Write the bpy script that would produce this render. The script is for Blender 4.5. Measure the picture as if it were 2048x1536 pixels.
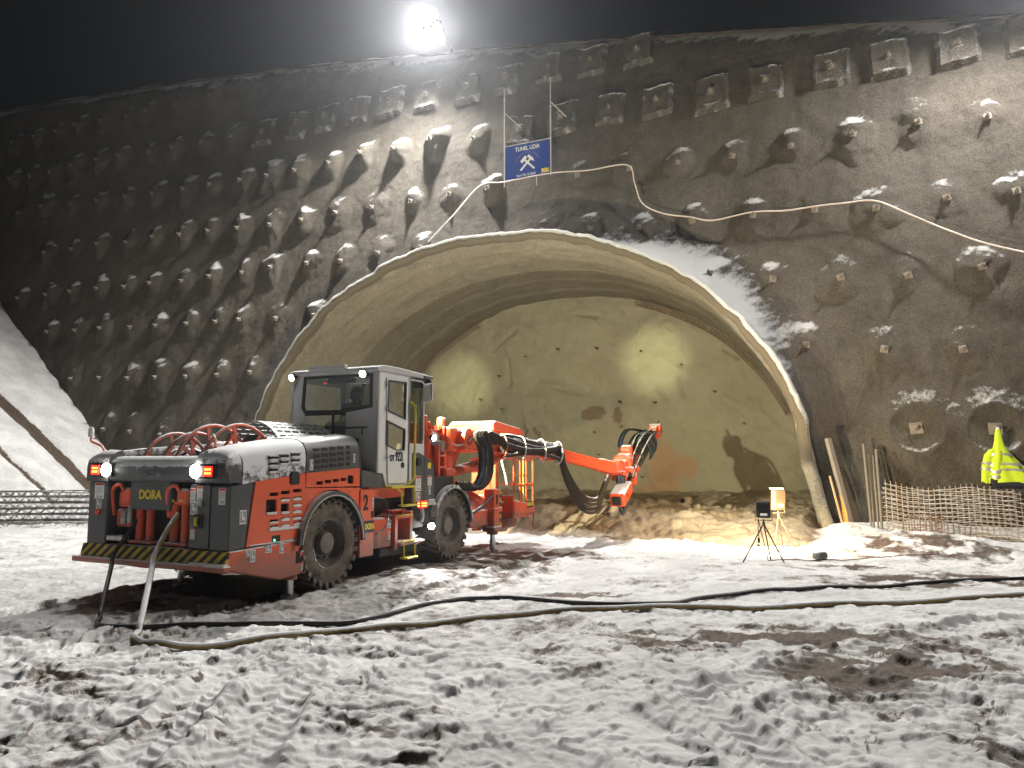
import bpy, bmesh, math, random
import numpy as np
from mathutils import Vector, Matrix, Euler

for _o in list(bpy.data.objects):
    bpy.data.objects.remove(_o)
sc = bpy.context.scene
col = sc.collection
R = math.radians
random.seed(7)

# ------------------------------------------------------------------ camera, sky, sun, exposure
cam_d = bpy.data.cameras.new('camera')
cam = bpy.data.objects.new('camera', cam_d); col.objects.link(cam)
cam.location = (0, 0, 1.65)
cam.rotation_euler = (R(90) + math.atan(157 / 1490), 0, 0)
cam_d.sensor_width = 36; cam_d.sensor_fit = 'HORIZONTAL'
cam_d.lens = 1490 / 2048 * 36
cam_d.clip_start = 0.1; cam_d.clip_end = 1500
sc.camera = cam

world = bpy.data.worlds.new('World'); sc.world = world; world.use_nodes = True
wn = world.node_tree.nodes; wl = world.node_tree.links
sky = wn.new('ShaderNodeTexSky'); sky.sky_type = 'NISHITA'; sky.sun_disc = False
sky.sun_elevation = R(3); sky.sun_rotation = R(200)
wl.new(sky.outputs[0], wn['Background'].inputs[0])
wn['Background'].inputs[1].default_value = 0.0022

sun_d = bpy.data.lights.new('moonlight', 'SUN'); sun_d.energy = 0.02; sun_d.angle = R(10); sun_d.color = (.8, .88, 1)
sun = bpy.data.objects.new('moonlight', sun_d); col.objects.link(sun)
sun.rotation_euler = (R(55), 0, R(-20))

vs = sc.view_settings
vs.view_transform = 'Standard'; vs.look = 'None'; vs.gamma = 1; vs.exposure = 0.0
vs.use_curve_mapping = False
sc.render.engine = 'CYCLES'
cy = sc.cycles
cy.use_denoising = True
try: cy.denoiser = 'OPENIMAGEDENOISE'
except Exception: pass
cy.max_bounces = 6; cy.diffuse_bounces = 3; cy.glossy_bounces = 3; cy.transmission_bounces = 5
cy.volume_bounces = 0; cy.transparent_max_bounces = 8
cy.caustics_reflective = False; cy.caustics_refractive = False
cy.sample_clamp_indirect = 4.0
cy.sample_clamp_direct = 0

# ------------------------------------------------------------------ shared frames (metres)
# camera foot = world origin, +Y away from the camera.  The retaining wall runs along W, leaning back.
AL = R(25)
W = np.array([math.cos(AL), -math.sin(AL), 0]); NIN = np.array([math.sin(AL), math.cos(AL), 0])
W0 = np.array([8.4, 16.9, 0.]); RP = np.array([6.92, 16.75, 0.]); BAT = 0.2
def wpt(u, z, out=0.0):
    return W0 + W * u + NIN * (BAT * z - out) + np.array([0, 0, z])
def rpt(L, z, off=0.0):
    return RP + W * L + NIN * off + np.array([0, 0, z])

# ------------------------------------------------------------------ noise
def _h(ix, iy, seed):
    n = (ix.astype(np.int64) * 374761393 + iy.astype(np.int64) * 668265263 + seed * 1442695041) & 0x7fffffff
    n = ((n ^ (n >> 13)) * 1274126177) & 0x7fffffff
    n = ((n ^ (n >> 15)) * 2246822519) & 0x7fffffff
    return ((n ^ (n >> 16)) & 0xffff) / 65535.0
def vnoise(x, y, seed=0):
    x = np.asarray(x, float); y = np.asarray(y, float)
    ix = np.floor(x); iy = np.floor(y); fx = x - ix; fy = y - iy
    fx = fx * fx * fx * (fx * (fx * 6 - 15) + 10); fy = fy * fy * fy * (fy * (fy * 6 - 15) + 10)
    a = _h(ix, iy, seed); b = _h(ix + 1, iy, seed); c = _h(ix, iy + 1, seed); d = _h(ix + 1, iy + 1, seed)
    return (a * (1 - fx) + b * fx) * (1 - fy) + (c * (1 - fx) + d * fx) * fy
def fbm(x, y, seed=0, o=4, g=.5):
    s = 0; a = 1; t = 0
    for k in range(o):
        # rotate every octave so that the lattice does not show
        c, sn = math.cos(.6 + k), math.sin(.6 + k)
        s = s + a * vnoise((x * c - y * sn) * 2 ** k, (x * sn + y * c) * 2 ** k, seed + k * 17); t += a; a *= g
    return s / t
def sstep(a, b, x):
    t = np.clip((x - a) / (b - a), 0, 1); return t * t * (3 - 2 * t)

# ------------------------------------------------------------------ objects
def tag(o, label=None, cat=None, group=None, kind=None):
    if label: o['label'] = label
    if cat: o['category'] = cat
    if group: o['group'] = group
    if kind: o['kind'] = kind
    return o
def empty(name, loc=(0, 0, 0), rz=0, parent=None):
    o = bpy.data.objects.new(name, None); o.empty_display_size = .2
    col.objects.link(o); o.location = loc; o.rotation_euler = (0, 0, rz)
    if parent: o.parent = parent
    return o
def link(name, me, mat=None, parent=None, loc=None):
    o = bpy.data.objects.new(name, me); col.objects.link(o)
    if mat is not None:
        me.materials.clear(); me.materials.append(mat)
    if parent is not None: o.parent = parent
    if loc is not None: o.location = loc
    return o
def copy_tree(o, parent=None):
    c = o.copy(); col.objects.link(c); c.parent = parent
    for ch in list(o.children): copy_tree(ch, c)
    return c

class B:
    """collects shapes into one bmesh = one mesh object"""
    def __init__(s): s.bm = bmesh.new()
    def box(s, c, size, bev=0.0, rot=None, seg=1):
        bm = bmesh.new(); bmesh.ops.create_cube(bm, size=1)
        bmesh.ops.scale(bm, vec=size, verts=bm.verts)
        if bev > 0: bmesh.ops.bevel(bm, geom=list(bm.edges), offset=min(bev, min(size) * .45), segments=seg, profile=.6, affect='EDGES')
        m = Matrix.Translation(c)
        if rot is not None: m = m @ (rot if isinstance(rot, Matrix) else Euler(rot).to_matrix().to_4x4())
        bm.transform(m); s._add(bm); return s
    def b2(s, x0, x1, y0, y1, z0, z1, bev=0.0, seg=1):
        return s.box(((x0 + x1) / 2, (y0 + y1) / 2, (z0 + z1) / 2), (abs(x1 - x0), abs(y1 - y0), abs(z1 - z0)), bev, None, seg)
    def _add(s, bm):
        me = bpy.data.meshes.new('tmp'); bm.to_mesh(me); bm.free(); s.bm.from_mesh(me); bpy.data.meshes.remove(me)
    def poly(s, pts, axis, d0, d1, bev=0.0, holes=None, rot=None):
        """extrude a 2-D outline along axis 'x','y','z' from d0 to d1"""
        def P(p, d):
            return {'x': (d, p[0], p[1]), 'y': (p[0], d, p[1]), 'z': (p[0], p[1], d)}[axis]
        bm = bmesh.new()
        a = [bm.verts.new(P(p, d0)) for p in pts]; b = [bm.verts.new(P(p, d1)) for p in pts]
        bm.faces.new(a); bm.faces.new(b[::-1])
        n = len(pts)
        for i in range(n): bm.faces.new((a[i], b[i], b[(i + 1) % n], a[(i + 1) % n]))
        bmesh.ops.recalc_face_normals(bm, faces=bm.faces)
        if bev > 0: bmesh.ops.bevel(bm, geom=list(bm.edges), offset=bev, segments=1, affect='EDGES')
        if rot is not None: bm.transform(rot)
        s._add(bm); return s
    def tube(s, pts, r, n=8, closed=False, cap=True):
        pts = [Vector(p) for p in pts]; N = len(pts); rs = r if hasattr(r, '__len__') else [r] * N
        bm = s.bm; rings = []; up = None
        for i, p in enumerate(pts):
            if closed: t = pts[(i + 1) % N] - pts[i - 1]
            else: t = pts[min(i + 1, N - 1)] - pts[max(i - 1, 0)]
            t.normalize()
            if up is None:
                up = Vector((0, 0, 1)) if abs(t.z) < .9 else Vector((1, 0, 0))
            a = t.cross(up)
            if a.length < 1e-6: a = t.cross(Vector((0, 1, 0.01)))
            a.normalize(); b = a.cross(t).normalized(); up = b
            rings.append([bm.verts.new(p + (a * math.cos(2 * math.pi * k / n) + b * math.sin(2 * math.pi * k / n)) * rs[i]) for k in range(n)])
        for i in range(N if closed else N - 1):
            A, C = rings[i], rings[(i + 1) % N]
            for k in range(n):
                bm.faces.new((A[k], A[(k + 1) % n], C[(k + 1) % n], C[k]))
        if cap and not closed:
            bm.faces.new(rings[0][::-1]); bm.faces.new(rings[-1])
        return s
    def lathe(s, prof, c=(0, 0, 0), axis='y', n=32, closed_prof=False, cap=True):
        """prof: list of (radius, distance along axis)"""
        bm = s.bm; rings = []
        for (r, d) in prof:
            ring = []
            for k in range(n):
                a = 2 * math.pi * k / n; u, v = r * math.cos(a), r * math.sin(a)
                p = {'y': (u, d, v), 'x': (d, u, v), 'z': (u, v, d)}[axis]
                ring.append(bm.verts.new((p[0] + c[0], p[1] + c[1], p[2] + c[2])))
            rings.append(ring)
        m = len(rings)
        for i in range(m if closed_prof else m - 1):
            A, C = rings[i], rings[(i + 1) % m]
            for k in range(n):
                bm.faces.new((A[k], A[(k + 1) % n], C[(k + 1) % n], C[k]))
        if not closed_prof and cap:
            if prof[0][0] > 1e-5: bm.faces.new(rings[0][::-1])
            if prof[-1][0] > 1e-5: bm.faces.new(rings[-1])
        return s
    def cyl(s, p0, p1, r, n=16, r1=None):
        return s.tube([p0, p1], [r, r if r1 is None else r1], n)
    def quad(s, a, b, c, d):
        s.bm.faces.new([s.bm.verts.new(p) for p in (a, b, c, d)]); return s
    def build(s, name, mat, parent=None, smooth=None, recalc=True, loc=None):
        if recalc: bmesh.ops.recalc_face_normals(s.bm, faces=s.bm.faces)
        me = bpy.data.meshes.new(name); s.bm.to_mesh(me); s.bm.free()
        o = link(name, me, mat, parent, loc)
        if smooth is not None:
            me.polygons.foreach_set('use_smooth', [True] * len(me.polygons))
            try: me.set_sharp_from_angle(angle=R(smooth))
            except Exception: pass
        return o

def spline(pts, n=8):
    """Catmull-Rom through pts"""
    P = [Vector(p) for p in pts]; P = [P[0] * 2 - P[1]] + P + [P[-1] * 2 - P[-2]]
    out = []
    for i in range(1, len(P) - 2):
        for k in range(n):
            t = k / n; a, b, c, d = P[i - 1:i + 3]
            out.append(.5 * ((2 * b) + (c - a) * t + (2 * a - 5 * b + 4 * c - d) * t * t + (3 * b - a - 3 * c + d) * t ** 3))
    out.append(P[-2]); return out

def grid_mesh(name, P, keep=None, attrs=None, smooth=True, flip=False):
    """P: (ny,nx,3) array -> mesh; attrs: name -> (ny,nx)"""
    ny, nx = P.shape[:2]
    idx = np.arange(ny * nx).reshape(ny, nx)
    q = np.stack([idx[:-1, :-1], idx[:-1, 1:], idx[1:, 1:], idx[1:, :-1]], -1).reshape(-1, 4)
    if flip: q = q[:, ::-1]
    if keep is not None: q = q[keep.reshape(-1)]
    me = bpy.data.meshes.new(name)
    me.vertices.add(ny * nx); me.vertices.foreach_set('co', P.reshape(-1).astype(np.float32))
    me.loops.add(q.size); me.loops.foreach_set('vertex_index', q.reshape(-1).astype(np.int32))
    me.polygons.add(len(q)); me.polygons.foreach_set('loop_start', np.arange(0, q.size, 4, dtype=np.int32))
    me.polygons.foreach_set('use_smooth', np.full(len(q), smooth))
    for k, v in (attrs or {}).items():
        a = me.attributes.new(k, 'FLOAT', 'POINT'); a.data.foreach_set('value', v.reshape(-1).astype(np.float32))
    me.update(calc_edges=True); me.validate()
    return me
def grid_normals(P):
    du = np.gradient(P, axis=1); dv = np.gradient(P, axis=0)
    n = np.cross(du, dv); n /= np.linalg.norm(n, axis=-1, keepdims=True) + 1e-9
    return n

# ------------------------------------------------------------------ materials
MAT = {}
class N:
    """tiny node builder"""
    def __init__(s, name):
        m = bpy.data.materials.new(name); m.use_nodes = True; s.m = m; s.t = m.node_tree
        s.b = s.t.nodes['Principled BSDF']; MAT[name] = m
    def n(s, typ, **kw):
        x = s.t.nodes.new(typ)
        for k, v in kw.items():
            if k.startswith('i_'):
                x.inputs[k[2:].replace('_', ' ')].default_value = v
            else: setattr(x, k, v)
        return x
    def l(s, a, b): s.t.links.new(a, b)
    def coord(s, which='Object'): return s.n('ShaderNodeTexCoord').outputs[which]
    def noise(s, scale, detail=5, rough=.55, vec=None, dist=0):
        x = s.n('ShaderNodeTexNoise'); x.inputs['Scale'].default_value = scale; x.inputs['Detail'].default_value = detail
        x.inputs['Roughness'].default_value = rough; x.inputs['Distortion'].default_value = dist
        s.l(vec if vec is not None else s.coord(), x.inputs['Vector']); return x.outputs['Fac']
    def ramp(s, fac, stops):
        x = s.n('ShaderNodeValToRGB'); e = x.color_ramp.elements
        while len(e) < len(stops): e.new(.5)
        for k, (p, c) in enumerate(stops):
            e[k].position = p; e[k].color = c if len(c) == 4 else (*c, 1)
        s.l(fac, x.inputs[0]); return x.outputs[0]
    def mix(s, fac, a, b, typ='MIX'):
        x = s.n('ShaderNodeMix', data_type='RGBA', blend_type=typ)
        if isinstance(fac, (int, float)): x.inputs[0].default_value = fac
        else: s.l(fac, x.inputs[0])
        for k, v in ((6, a), (7, b)):
            if isinstance(v, tuple): x.inputs[k].default_value = (*v, 1) if len(v) == 3 else v
            else: s.l(v, x.inputs[k])
        return x.outputs[2]
    def math(s, op, a, b=None, clamp=False):
        x = s.n('ShaderNodeMath', operation=op, use_clamp=clamp)
        for k, v in ((0, a), (1, b)):
            if v is None: continue
            if isinstance(v, (int, float)): x.inputs[k].default_value = v
            else: s.l(v, x.inputs[k])
        return x.outputs[0]
    def mapr(s, v, a, b, c=0.0, d=1.0):
        x = s.n('ShaderNodeMapRange', interpolation_type='SMOOTHSTEP')
        s.l(v, x.inputs[0])
        for k, q in zip((1, 2, 3, 4), (a, b, c, d)): x.inputs[k].default_value = q
        return x.outputs[0]
    def attr(s, name):
        x = s.n('ShaderNodeAttribute'); x.attribute_name = name; return x.outputs['Fac']
    def nz(s):
        g = s.n('ShaderNodeNewGeometry'); x = s.n('ShaderNodeSeparateXYZ'); s.l(g.outputs['Normal'], x.inputs[0]); return x.outputs[2]
    def bump(s, h, strength=.3, dist=.02):
        x = s.n('ShaderNodeBump'); x.inputs['Strength'].default_value = strength; x.inputs['Distance'].default_value = dist
        s.l(h, x.inputs['Height']); s.l(x.outputs[0], s.b.inputs['Normal']); return x
    def set(s, **kw):
        for k, v in kw.items():
            i = s.b.inputs[k.replace('_', ' ')]
            if isinstance(v, (int, float)): i.default_value = v
            elif isinstance(v, tuple): i.default_value = (*v, 1) if len(v) == 3 else v
            else: s.l(v, i)
        return s

def paint(name, c, rough=.4, dirt=.35, dirtc=(.16, .12, .09), snow=0.0, metal=0.0, spec=.5, coat=0.0, mud=0.0):
    """painted sheet metal: grime blotches, faint relief, optional dusting of snow on what faces up"""
    k = N(name)
    big = k.noise(2.3, 6, .6); fine = k.noise(26, 4, .6)
    f = k.mapr(k.math('ADD', k.math('MULTIPLY', big, .75), k.math('MULTIPLY', fine, .25)), .45, .75, 0, dirt)
    c1 = k.mix(f, c, dirtc)
    if mud:      # spray thrown up by the wheels, thicker low down
        sx = k.n('ShaderNodeSeparateXYZ'); k.l(k.coord(), sx.inputs[0])
        lo = k.mapr(sx.outputs[2], .25, 1.25, 1, 0)
        sp = k.mapr(k.math('ADD', k.math('MULTIPLY', lo, .42), k.math('ADD', k.math('MULTIPLY', fine, .5), k.math('MULTIPLY', big, .4))), .62, .86, 0, mud)
        c1 = k.mix(sp, c1, (.17, .135, .11))
    rgh = k.math('ADD', k.math('MULTIPLY', big, .3), rough - .12)
    if snow > 0:
        sn = k.noise(9, 6, .65); sn2 = k.noise(60, 3, .6)
        nz = k.nz()
        v = k.math('ADD', nz, k.math('MULTIPLY', k.math('SUBTRACT', k.math('ADD', k.math('MULTIPLY', sn, .75), k.math('MULTIPLY', sn2, .25)), .5), 1.1))
        m = k.mapr(v, .78 - snow * .55, .98 - snow * .55)
        c1 = k.mix(m, c1, (.8, .82, .85)); rgh = k.math('MAXIMUM', rgh, k.math('MULTIPLY', m, .8))
        k.bump(k.math('ADD', k.math('MULTIPLY', m, 1.0), k.math('MULTIPLY', sn2, .25)), .5, .012)
    else:
        k.bump(k.noise(7, 3, .5), .06, .01)
    k.set(Base_Color=c1, Roughness=rgh, Metallic=metal)
    k.b.inputs['Specular IOR Level'].default_value = spec
    k.b.inputs['Coat Weight'].default_value = coat
    return k.m
def plain(name, c, rough=.6, metal=0.0, var=.25, scale=12):
    k = N(name); n1 = k.noise(scale, 4)
    k.set(Base_Color=k.mix(k.mapr(n1, .3, .7), tuple(x * (1 - var) for x in c), tuple(min(1, x * (1 + var * .6)) for x in c)), Roughness=rough, Metallic=metal)
    return k.m
def emit(name, c, strength):
    k = N(name); k.set(Base_Color=(.02, .02, .02), Emission_Color=c, Emission_Strength=strength); return k.m

# snow / mud yard
k = N('yard')
s_ = k.attr('snow'); d_ = k.attr('dirt')
n1 = k.noise(1.2, 5); n2 = k.noise(14, 5, .65); n3 = k.noise(90, 3, .6)
mud = k.mix(k.mapr(n2, .3, .7), (.058, .040, .031), (.135, .098, .075))
grav = k.ramp(k.math('ADD', k.math('MULTIPLY', n2, .5), k.math('MULTIPLY', n3, .5)), [(.3, (.24, .20, .145)), (.5, (.37, .31, .23)), (.62, (.45, .385, .285)), (.67, (.65, .58, .47))])
base = k.mix(d_, mud, grav)
sm = k.mapr(k.math('ADD', s_, k.math('MULTIPLY', k.math('SUBTRACT', k.math('ADD', k.math('MULTIPLY', n2, .6), k.math('MULTIPLY', n3, .4)), .5), .7)), .36, .62)
snowc = k.mix(k.mapr(k.math('ADD', k.math('MULTIPLY', n1, .6), k.math('MULTIPLY', n2, .4)), .35, .65), (.54, .545, .55), (.77, .775, .785))
k.set(Base_Color=k.mix(sm, base, snowc), Roughness=k.mapr(sm, 0, 1, .62, .75))
k.b.inputs['Specular IOR Level'].default_value = .3
k.bump(k.math('ADD', k.math('MULTIPLY', n2, .7), k.math('MULTIPLY', n3, .3)), .45, .02)

def shotcrete(name, c0, c1, c2, snow=True, wet=.5, sc_=1.0, edge=None):
    k = N(name)
    big = k.noise(.33 * sc_, 6, .6, dist=.4); mid = k.noise(2.6 * sc_, 6, .62); fine = k.noise(22 * sc_, 5, .7); vf = k.noise(110, 3, .6)
    c = k.ramp(k.math('ADD', k.math('MULTIPLY', big, .6), k.math('MULTIPLY', mid, .4)), [(.3, c0), (.5, c1), (.7, c2)])
    c = k.mix(k.mapr(k.math('ADD', k.math('MULTIPLY', fine, .6), k.math('MULTIPLY', vf, .4)), .36, .62, .45, 1.0), (0, 0, 0), k.mix(.18, c, (1, 1, 1), 'SCREEN') if False else c)
    # run-off streaks down the slope
    mp = k.n('ShaderNodeMapping'); mp.inputs['Scale'].default_value = (2.2, 2.2, .22); k.l(k.coord(), mp.inputs[0])
    st = k.noise(1.0, 5, .6, vec=mp.outputs[0])
    c = k.mix(k.mapr(st, .52, .72, 0, .4), c, tuple(x * .45 for x in c0))
    if edge:
        c = k.mix(k.mapr(k.math('ADD', k.attr('edge'), k.math('MULTIPLY', k.math('SUBTRACT', fine, .5), .25)), .12, .22), c, edge)
    r = k.mapr(big, .35, .7, .92, .92 - wet * .5)
    h = k.math('ADD', k.math('MULTIPLY', fine, .8), k.math('MULTIPLY', vf, .5))
    if snow:
        s = k.attr('snow')
        sm = k.mapr(k.math('ADD', s, k.math('MULTIPLY', k.math('SUBTRACT', k.math('ADD', k.math('MULTIPLY', fine, .55), k.math('MULTIPLY', vf, .45)), .5), 2.0)), .30, .85)
        c = k.mix(sm, c, (.66, .67, .68)); h = k.math('ADD', h, k.math('MULTIPLY', sm, .5))
    k.set(Base_Color=c, Roughness=r)
    k.b.inputs['Specular IOR Level'].default_value = .35
    k.bump(h, .9, .05)
    return k.m
shotcrete('wall_concrete', (.065, .056, .045), (.118, .103, .083), (.165, .145, .118))
shotcrete('shell_concrete', (.36, .315, .24), (.47, .42, .33), (.55, .49, .39), wet=.15, edge=(.15, .125, .092))
shotcrete('lining_concrete', (.25, .22, .16), (.32, .285, .21), (.37, .33, .25), snow=False, wet=.2)
# the sprayed tunnel face: olive-grey skin with bare red-brown rock where the attribute says so
k = N('face_concrete')
big = k.noise(.5, 6, .6, dist=.5); mid = k.noise(3, 6, .62); fine = k.noise(20, 5, .7)
c = k.ramp(k.math('ADD', k.math('MULTIPLY', big, .6), k.math('MULTIPLY', mid, .4)), [(.3, (.255, .235, .17)), (.5, (.30, .28, .205)), (.7, (.34, .32, .24))])
rk = k.attr('rock')
rm = k.mapr(k.math('ADD', rk, k.math('MULTIPLY', k.math('SUBTRACT', k.math('ADD', k.math('MULTIPLY', fine, .6), k.math('MULTIPLY', mid, .4)), .5), 1.6)), .42, .75)
c = k.mix(rm, c, k.mix(mid, (.14, .095, .065), (.26, .19, .135)))
du = k.attr('dust')
c = k.mix(k.mapr(k.math('ADD', du, k.math('MULTIPLY', k.math('SUBTRACT', mid, .5), .5)), .25, .8, 0, .85), c, (.36, .225, .125))
k.set(Base_Color=c, Roughness=.85); k.bump(k.math('ADD', mid, k.math('MULTIPLY', fine, .5)), .45, .04)

paint('orange', (.80, .105, .034), .36, .4, (.30, .13, .08), coat=.2, mud=.7)
paint('orange_snow', (.80, .10, .034), .35, .28, snow=.55, mud=.7)
paint('orange_worn', (.72, .095, .034), .5, .7, (.2, .11, .07), snow=.35, mud=.8)
paint('graphite', (.060, .064, .066), .42, .45, (.13, .115, .10), coat=.1, mud=.6)
paint('graphite_snow', (.060, .064, .066), .4, .25, snow=1.6)
paint('graphite_frost', (.060, .064, .066), .4, .25, snow=1.2)
paint('graphite_dust', (.060, .064, .066), .4, .25, snow=.85)
paint('cab_grey', (.60, .60, .59), .42, .2)
paint('cab_white', (.76, .755, .73), .4, .15)
paint('cab_roof', (.5, .5, .49), .5, .2, snow=.6)
paint('yellow', (.72, .60, .04), .45, .35)
plain('black', (.012, .012, .012), .55)
plain('dark_inside', (.02, .016, .015), .8)
plain('seal', (.02, .02, .02), .7)
plain('rubber_hose', (.022, .022, .024), .45)
paint('dusty_hose', (.045, .036, .029), .85, .6, (.13, .105, .08), snow=.25, spec=.2)
plain('blue_hose', (.03, .09, .17), .5)
plain('white_hose', (.6, .6, .58), .5)
plain('chrome', (.6, .6, .62), .18, 1.0, .05)
plain('steel', (.35, .34, .33), .4, 1.0, .3)
plain('white', (.75, .75, .73), .55, 0, .08)
plain('decal_grey', (.30, .30, .30), .6)
plain('blue', (.012, .045, .26), .5, 0, .12)
plain('navy', (.02, .03, .06), .6)
plain('sign_yellow', (.80, .62, .03), .5, 0, .1)
plain('warn_red', (.6, .05, .03), .5)
paint('galvanised', (.46, .45, .42), .5, .4, (.3, .24, .18), snow=.55)
paint('plate_steel', (.20, .17, .14), .7, .5, (.12, .08, .05), snow=.5)
paint('bar_steel', (.17, .15, .13), .7, .5, (.1, .07, .05), snow=.5)
paint('rust', (.16, .085, .05), .8, .5, (.3, .18, .1), snow=.25)
paint('mesh_wire', (.30, .25, .20), .75, .5, (.36, .24, .15), snow=.3)
paint('rust_bare', (.19, .12, .085), .8, .5, (.34, .22, .13))
paint('snow_rope', (.55, .42, .34), .8, .3, (.7, .7, .7), snow=.9)
paint('orange_board', (.62, .28, .07), .7, .3, snow=.2)
paint('timber', (.42, .31, .17), .8, .4)
# tyre: mud and slush over rubber
k = N('tyre')
a = k.noise(5, 6, .65); b_ = k.noise(34, 5, .65)
c = k.mix(k.mapr(a, .3, .58), (.026, .024, .022), (.14, .11, .085))
c = k.mix(k.mapr(k.math('ADD', k.math('MULTIPLY', b_, .6), k.math('MULTIPLY', a, .4)), .57, .66), c, (.5, .49, .48))
k.set(Base_Color=c, Roughness=.8); k.bump(b_, .5, .012)
# hazard stripes (object space diagonal)
k = N('hazard')
w_ = k.n('ShaderNodeTexWave', wave_type='BANDS', bands_direction='DIAGONAL', wave_profile='SIN')
mp = k.n('ShaderNodeMapping'); mp.inputs['Scale'].default_value = (0, 1.0, 1.0); k.l(k.coord(), mp.inputs[0]); k.l(mp.outputs[0], w_.inputs[0])
w_.inputs['Scale'].default_value = 4.2; w_.inputs['Distortion'].default_value = 0
gr = k.noise(8, 5)
k.set(Base_Color=k.mix(k.mapr(w_.outputs['Fac'], .46, .54), (.02, .02, .018), k.mix(k.mapr(gr, .4, .7), (.55, .4, .03), (.34, .25, .05))), Roughness=.6)
# glass
k = N('glass')
g = k.n('ShaderNodeBsdfGlossy'); g.inputs['Roughness'].default_value = .03; g.inputs['Color'].default_value = (.9, .95, .92, 1)
tr = k.n('ShaderNodeBsdfTransparent'); tr.inputs['Color'].default_value = (.62, .68, .62, 1)
fr = k.n('ShaderNodeFresnel'); fr.inputs['IOR'].default_value = 1.5
mx = k.n('ShaderNodeMixShader'); k.l(fr.outputs[0], mx.inputs[0]); k.l(tr.outputs[0], mx.inputs[1]); k.l(g.outputs[0], mx.inputs[2])
k.l(mx.outputs[0], k.t.nodes['Material Output'].inputs['Surface'])
k = N('mirror'); k.set(Base_Color=(.8, .8, .8), Metallic=1.0, Roughness=.04)
paint('hivis', (.50, .66, .025), .8, .35, (.3, .36, .06))
plain('reflective', (.42, .42, .42), .35, .3)
plain('dark_cloth', (.016, .018, .024), .85)
plain('skin', (.45, .26, .19), .55, 0, .1)
plain('hair', (.03, .02, .015), .6)
plain('stone', (.17, .17, .165), .85, 0, .35, 5)
emit('led_white', (1, .97, .92), 60)
emit('led_warm', (1, .82, .55), 60)
emit('led_small', (1, .98, .95), 40)
emit('led_red', (1, .012, .008), 5)
emit('led_amber', (1, .2, .02), 14)
emit('led_green', (.05, 1, .2), 8)
# ------------------------------------------------------------------ the yard, one sheet of snow, mud and muck
ARCH = [(8.85, -.3), (8.75, .1), (8.62, .9), (8.48, 1.6), (8.35, 2.3), (8.22, 2.92), (7.85, 3.79), (7.1, 4.96), (5.95, 6.15), (4.55, 7.03), (3.1, 7.65), (1.65, 7.97), (0, 8.07)]
_sp = spline([(a, 0, b) for a, b in ARCH], 10)
_hp = np.array([(p.x, p.z) for p in _sp])
ACX = -8.58
_ang = np.arctan2(_hp[:, 1], _hp[:, 0]); _rad = np.hypot(_hp[:, 0], _hp[:, 1])
def arch_r(a):
    """radius of the arch outline at polar angle a (0 = right foot, pi = left foot)"""
    a = np.where(a > math.pi / 2, math.pi - a, a)
    return np.interp(a, _ang, _rad)

BARE = [(2.9, 7.4, 1.25, .5, .6), (-.75, 4.95, .28, .5, .6), (3.25, 6.35, .8, .35, .5), (6.6, 10.8, 1.6, .5, .55), (-4.2, 8.75, 1.1, .35, .5),
        (.1, 13.3, 1.6, .7, .4), (7.6, 13.6, 1.3, .8, .38), (5.3, 12.2, .9, .3, .3), (.9, 9.6, .8, .25, .3), (-1.6, 11.6, 1.6, 2.4, .25), (4.4, 8.3, .4, .15, .4), (1.6, 5.7, .3, .15, .35)]
RIG0 = np.array([-3.16, 8.44]); TH = R(25.5)
EF = np.array([math.sin(TH), math.cos(TH)]); EL = np.array([-math.cos(TH), math.sin(TH)])
def dome(x, y, sc_, seed, r0=.5, r1=.95):
    """scattered rounded clods (jittered cells)"""
    X = x * sc_; Y = y * sc_; ix = np.floor(X); iy = np.floor(Y); out = np.zeros_like(X)
    for di in (-1, 0, 1):
        for dj in (-1, 0, 1):
            cx = ix + di; cy = iy + dj
            px = cx + _h(cx, cy, seed); py = cy + _h(cx, cy, seed + 5); rr = r0 + (r1 - r0) * _h(cx, cy, seed + 9)
            hh = .3 + .7 * _h(cx, cy, seed + 13)
            an = _h(cx, cy, seed + 21) * 3.14; st = .75 + .5 * _h(cx, cy, seed + 23)
            dx = X - px; dy = Y - py
            q = ((dx * np.cos(an) + dy * np.sin(an)) * st) ** 2 + ((dy * np.cos(an) - dx * np.sin(an)) / st) ** 2
            out = np.maximum(out, hh * np.clip(1 - q / rr ** 2, 0, 1))
    return out
def track(x, y, p0, p1, w, depth=.05, lug=.022, pitch=.17, curve=0.0):
    p0 = np.array(p0); d = np.array(p1) - p0; Ln = np.hypot(*d); d = d / Ln
    a = (x - p0[0]) * d[0] + (y - p0[1]) * d[1]; b = (x - p0[0]) * -d[1] + (y - p0[1]) * d[0]
    b = b - curve * np.sin(np.clip(a / Ln, 0, 1) * math.pi) + .03 * (vnoise(a * 1.3, a * 0, 77) - .5)
    m = sstep(-.2, .3, a) * sstep(Ln + .2, Ln - .3, a)
    ins = sstep(w / 2 + .05, w / 2 - .04, np.abs(b))
    berm = np.exp(-((np.abs(b) - w / 2 - .06) / .06) ** 2)
    lg = np.maximum(0, np.sin(2 * math.pi * (a + np.abs(b) * .9 + np.sign(b) * pitch * .25) / pitch)) ** .6
    wob = .5 + fbm(x * 2.1, y * 2.1, 61, 2)
    return m * (-depth * ins + lug * ins * lg * wob + .035 * berm * wob), m * ins
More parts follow.
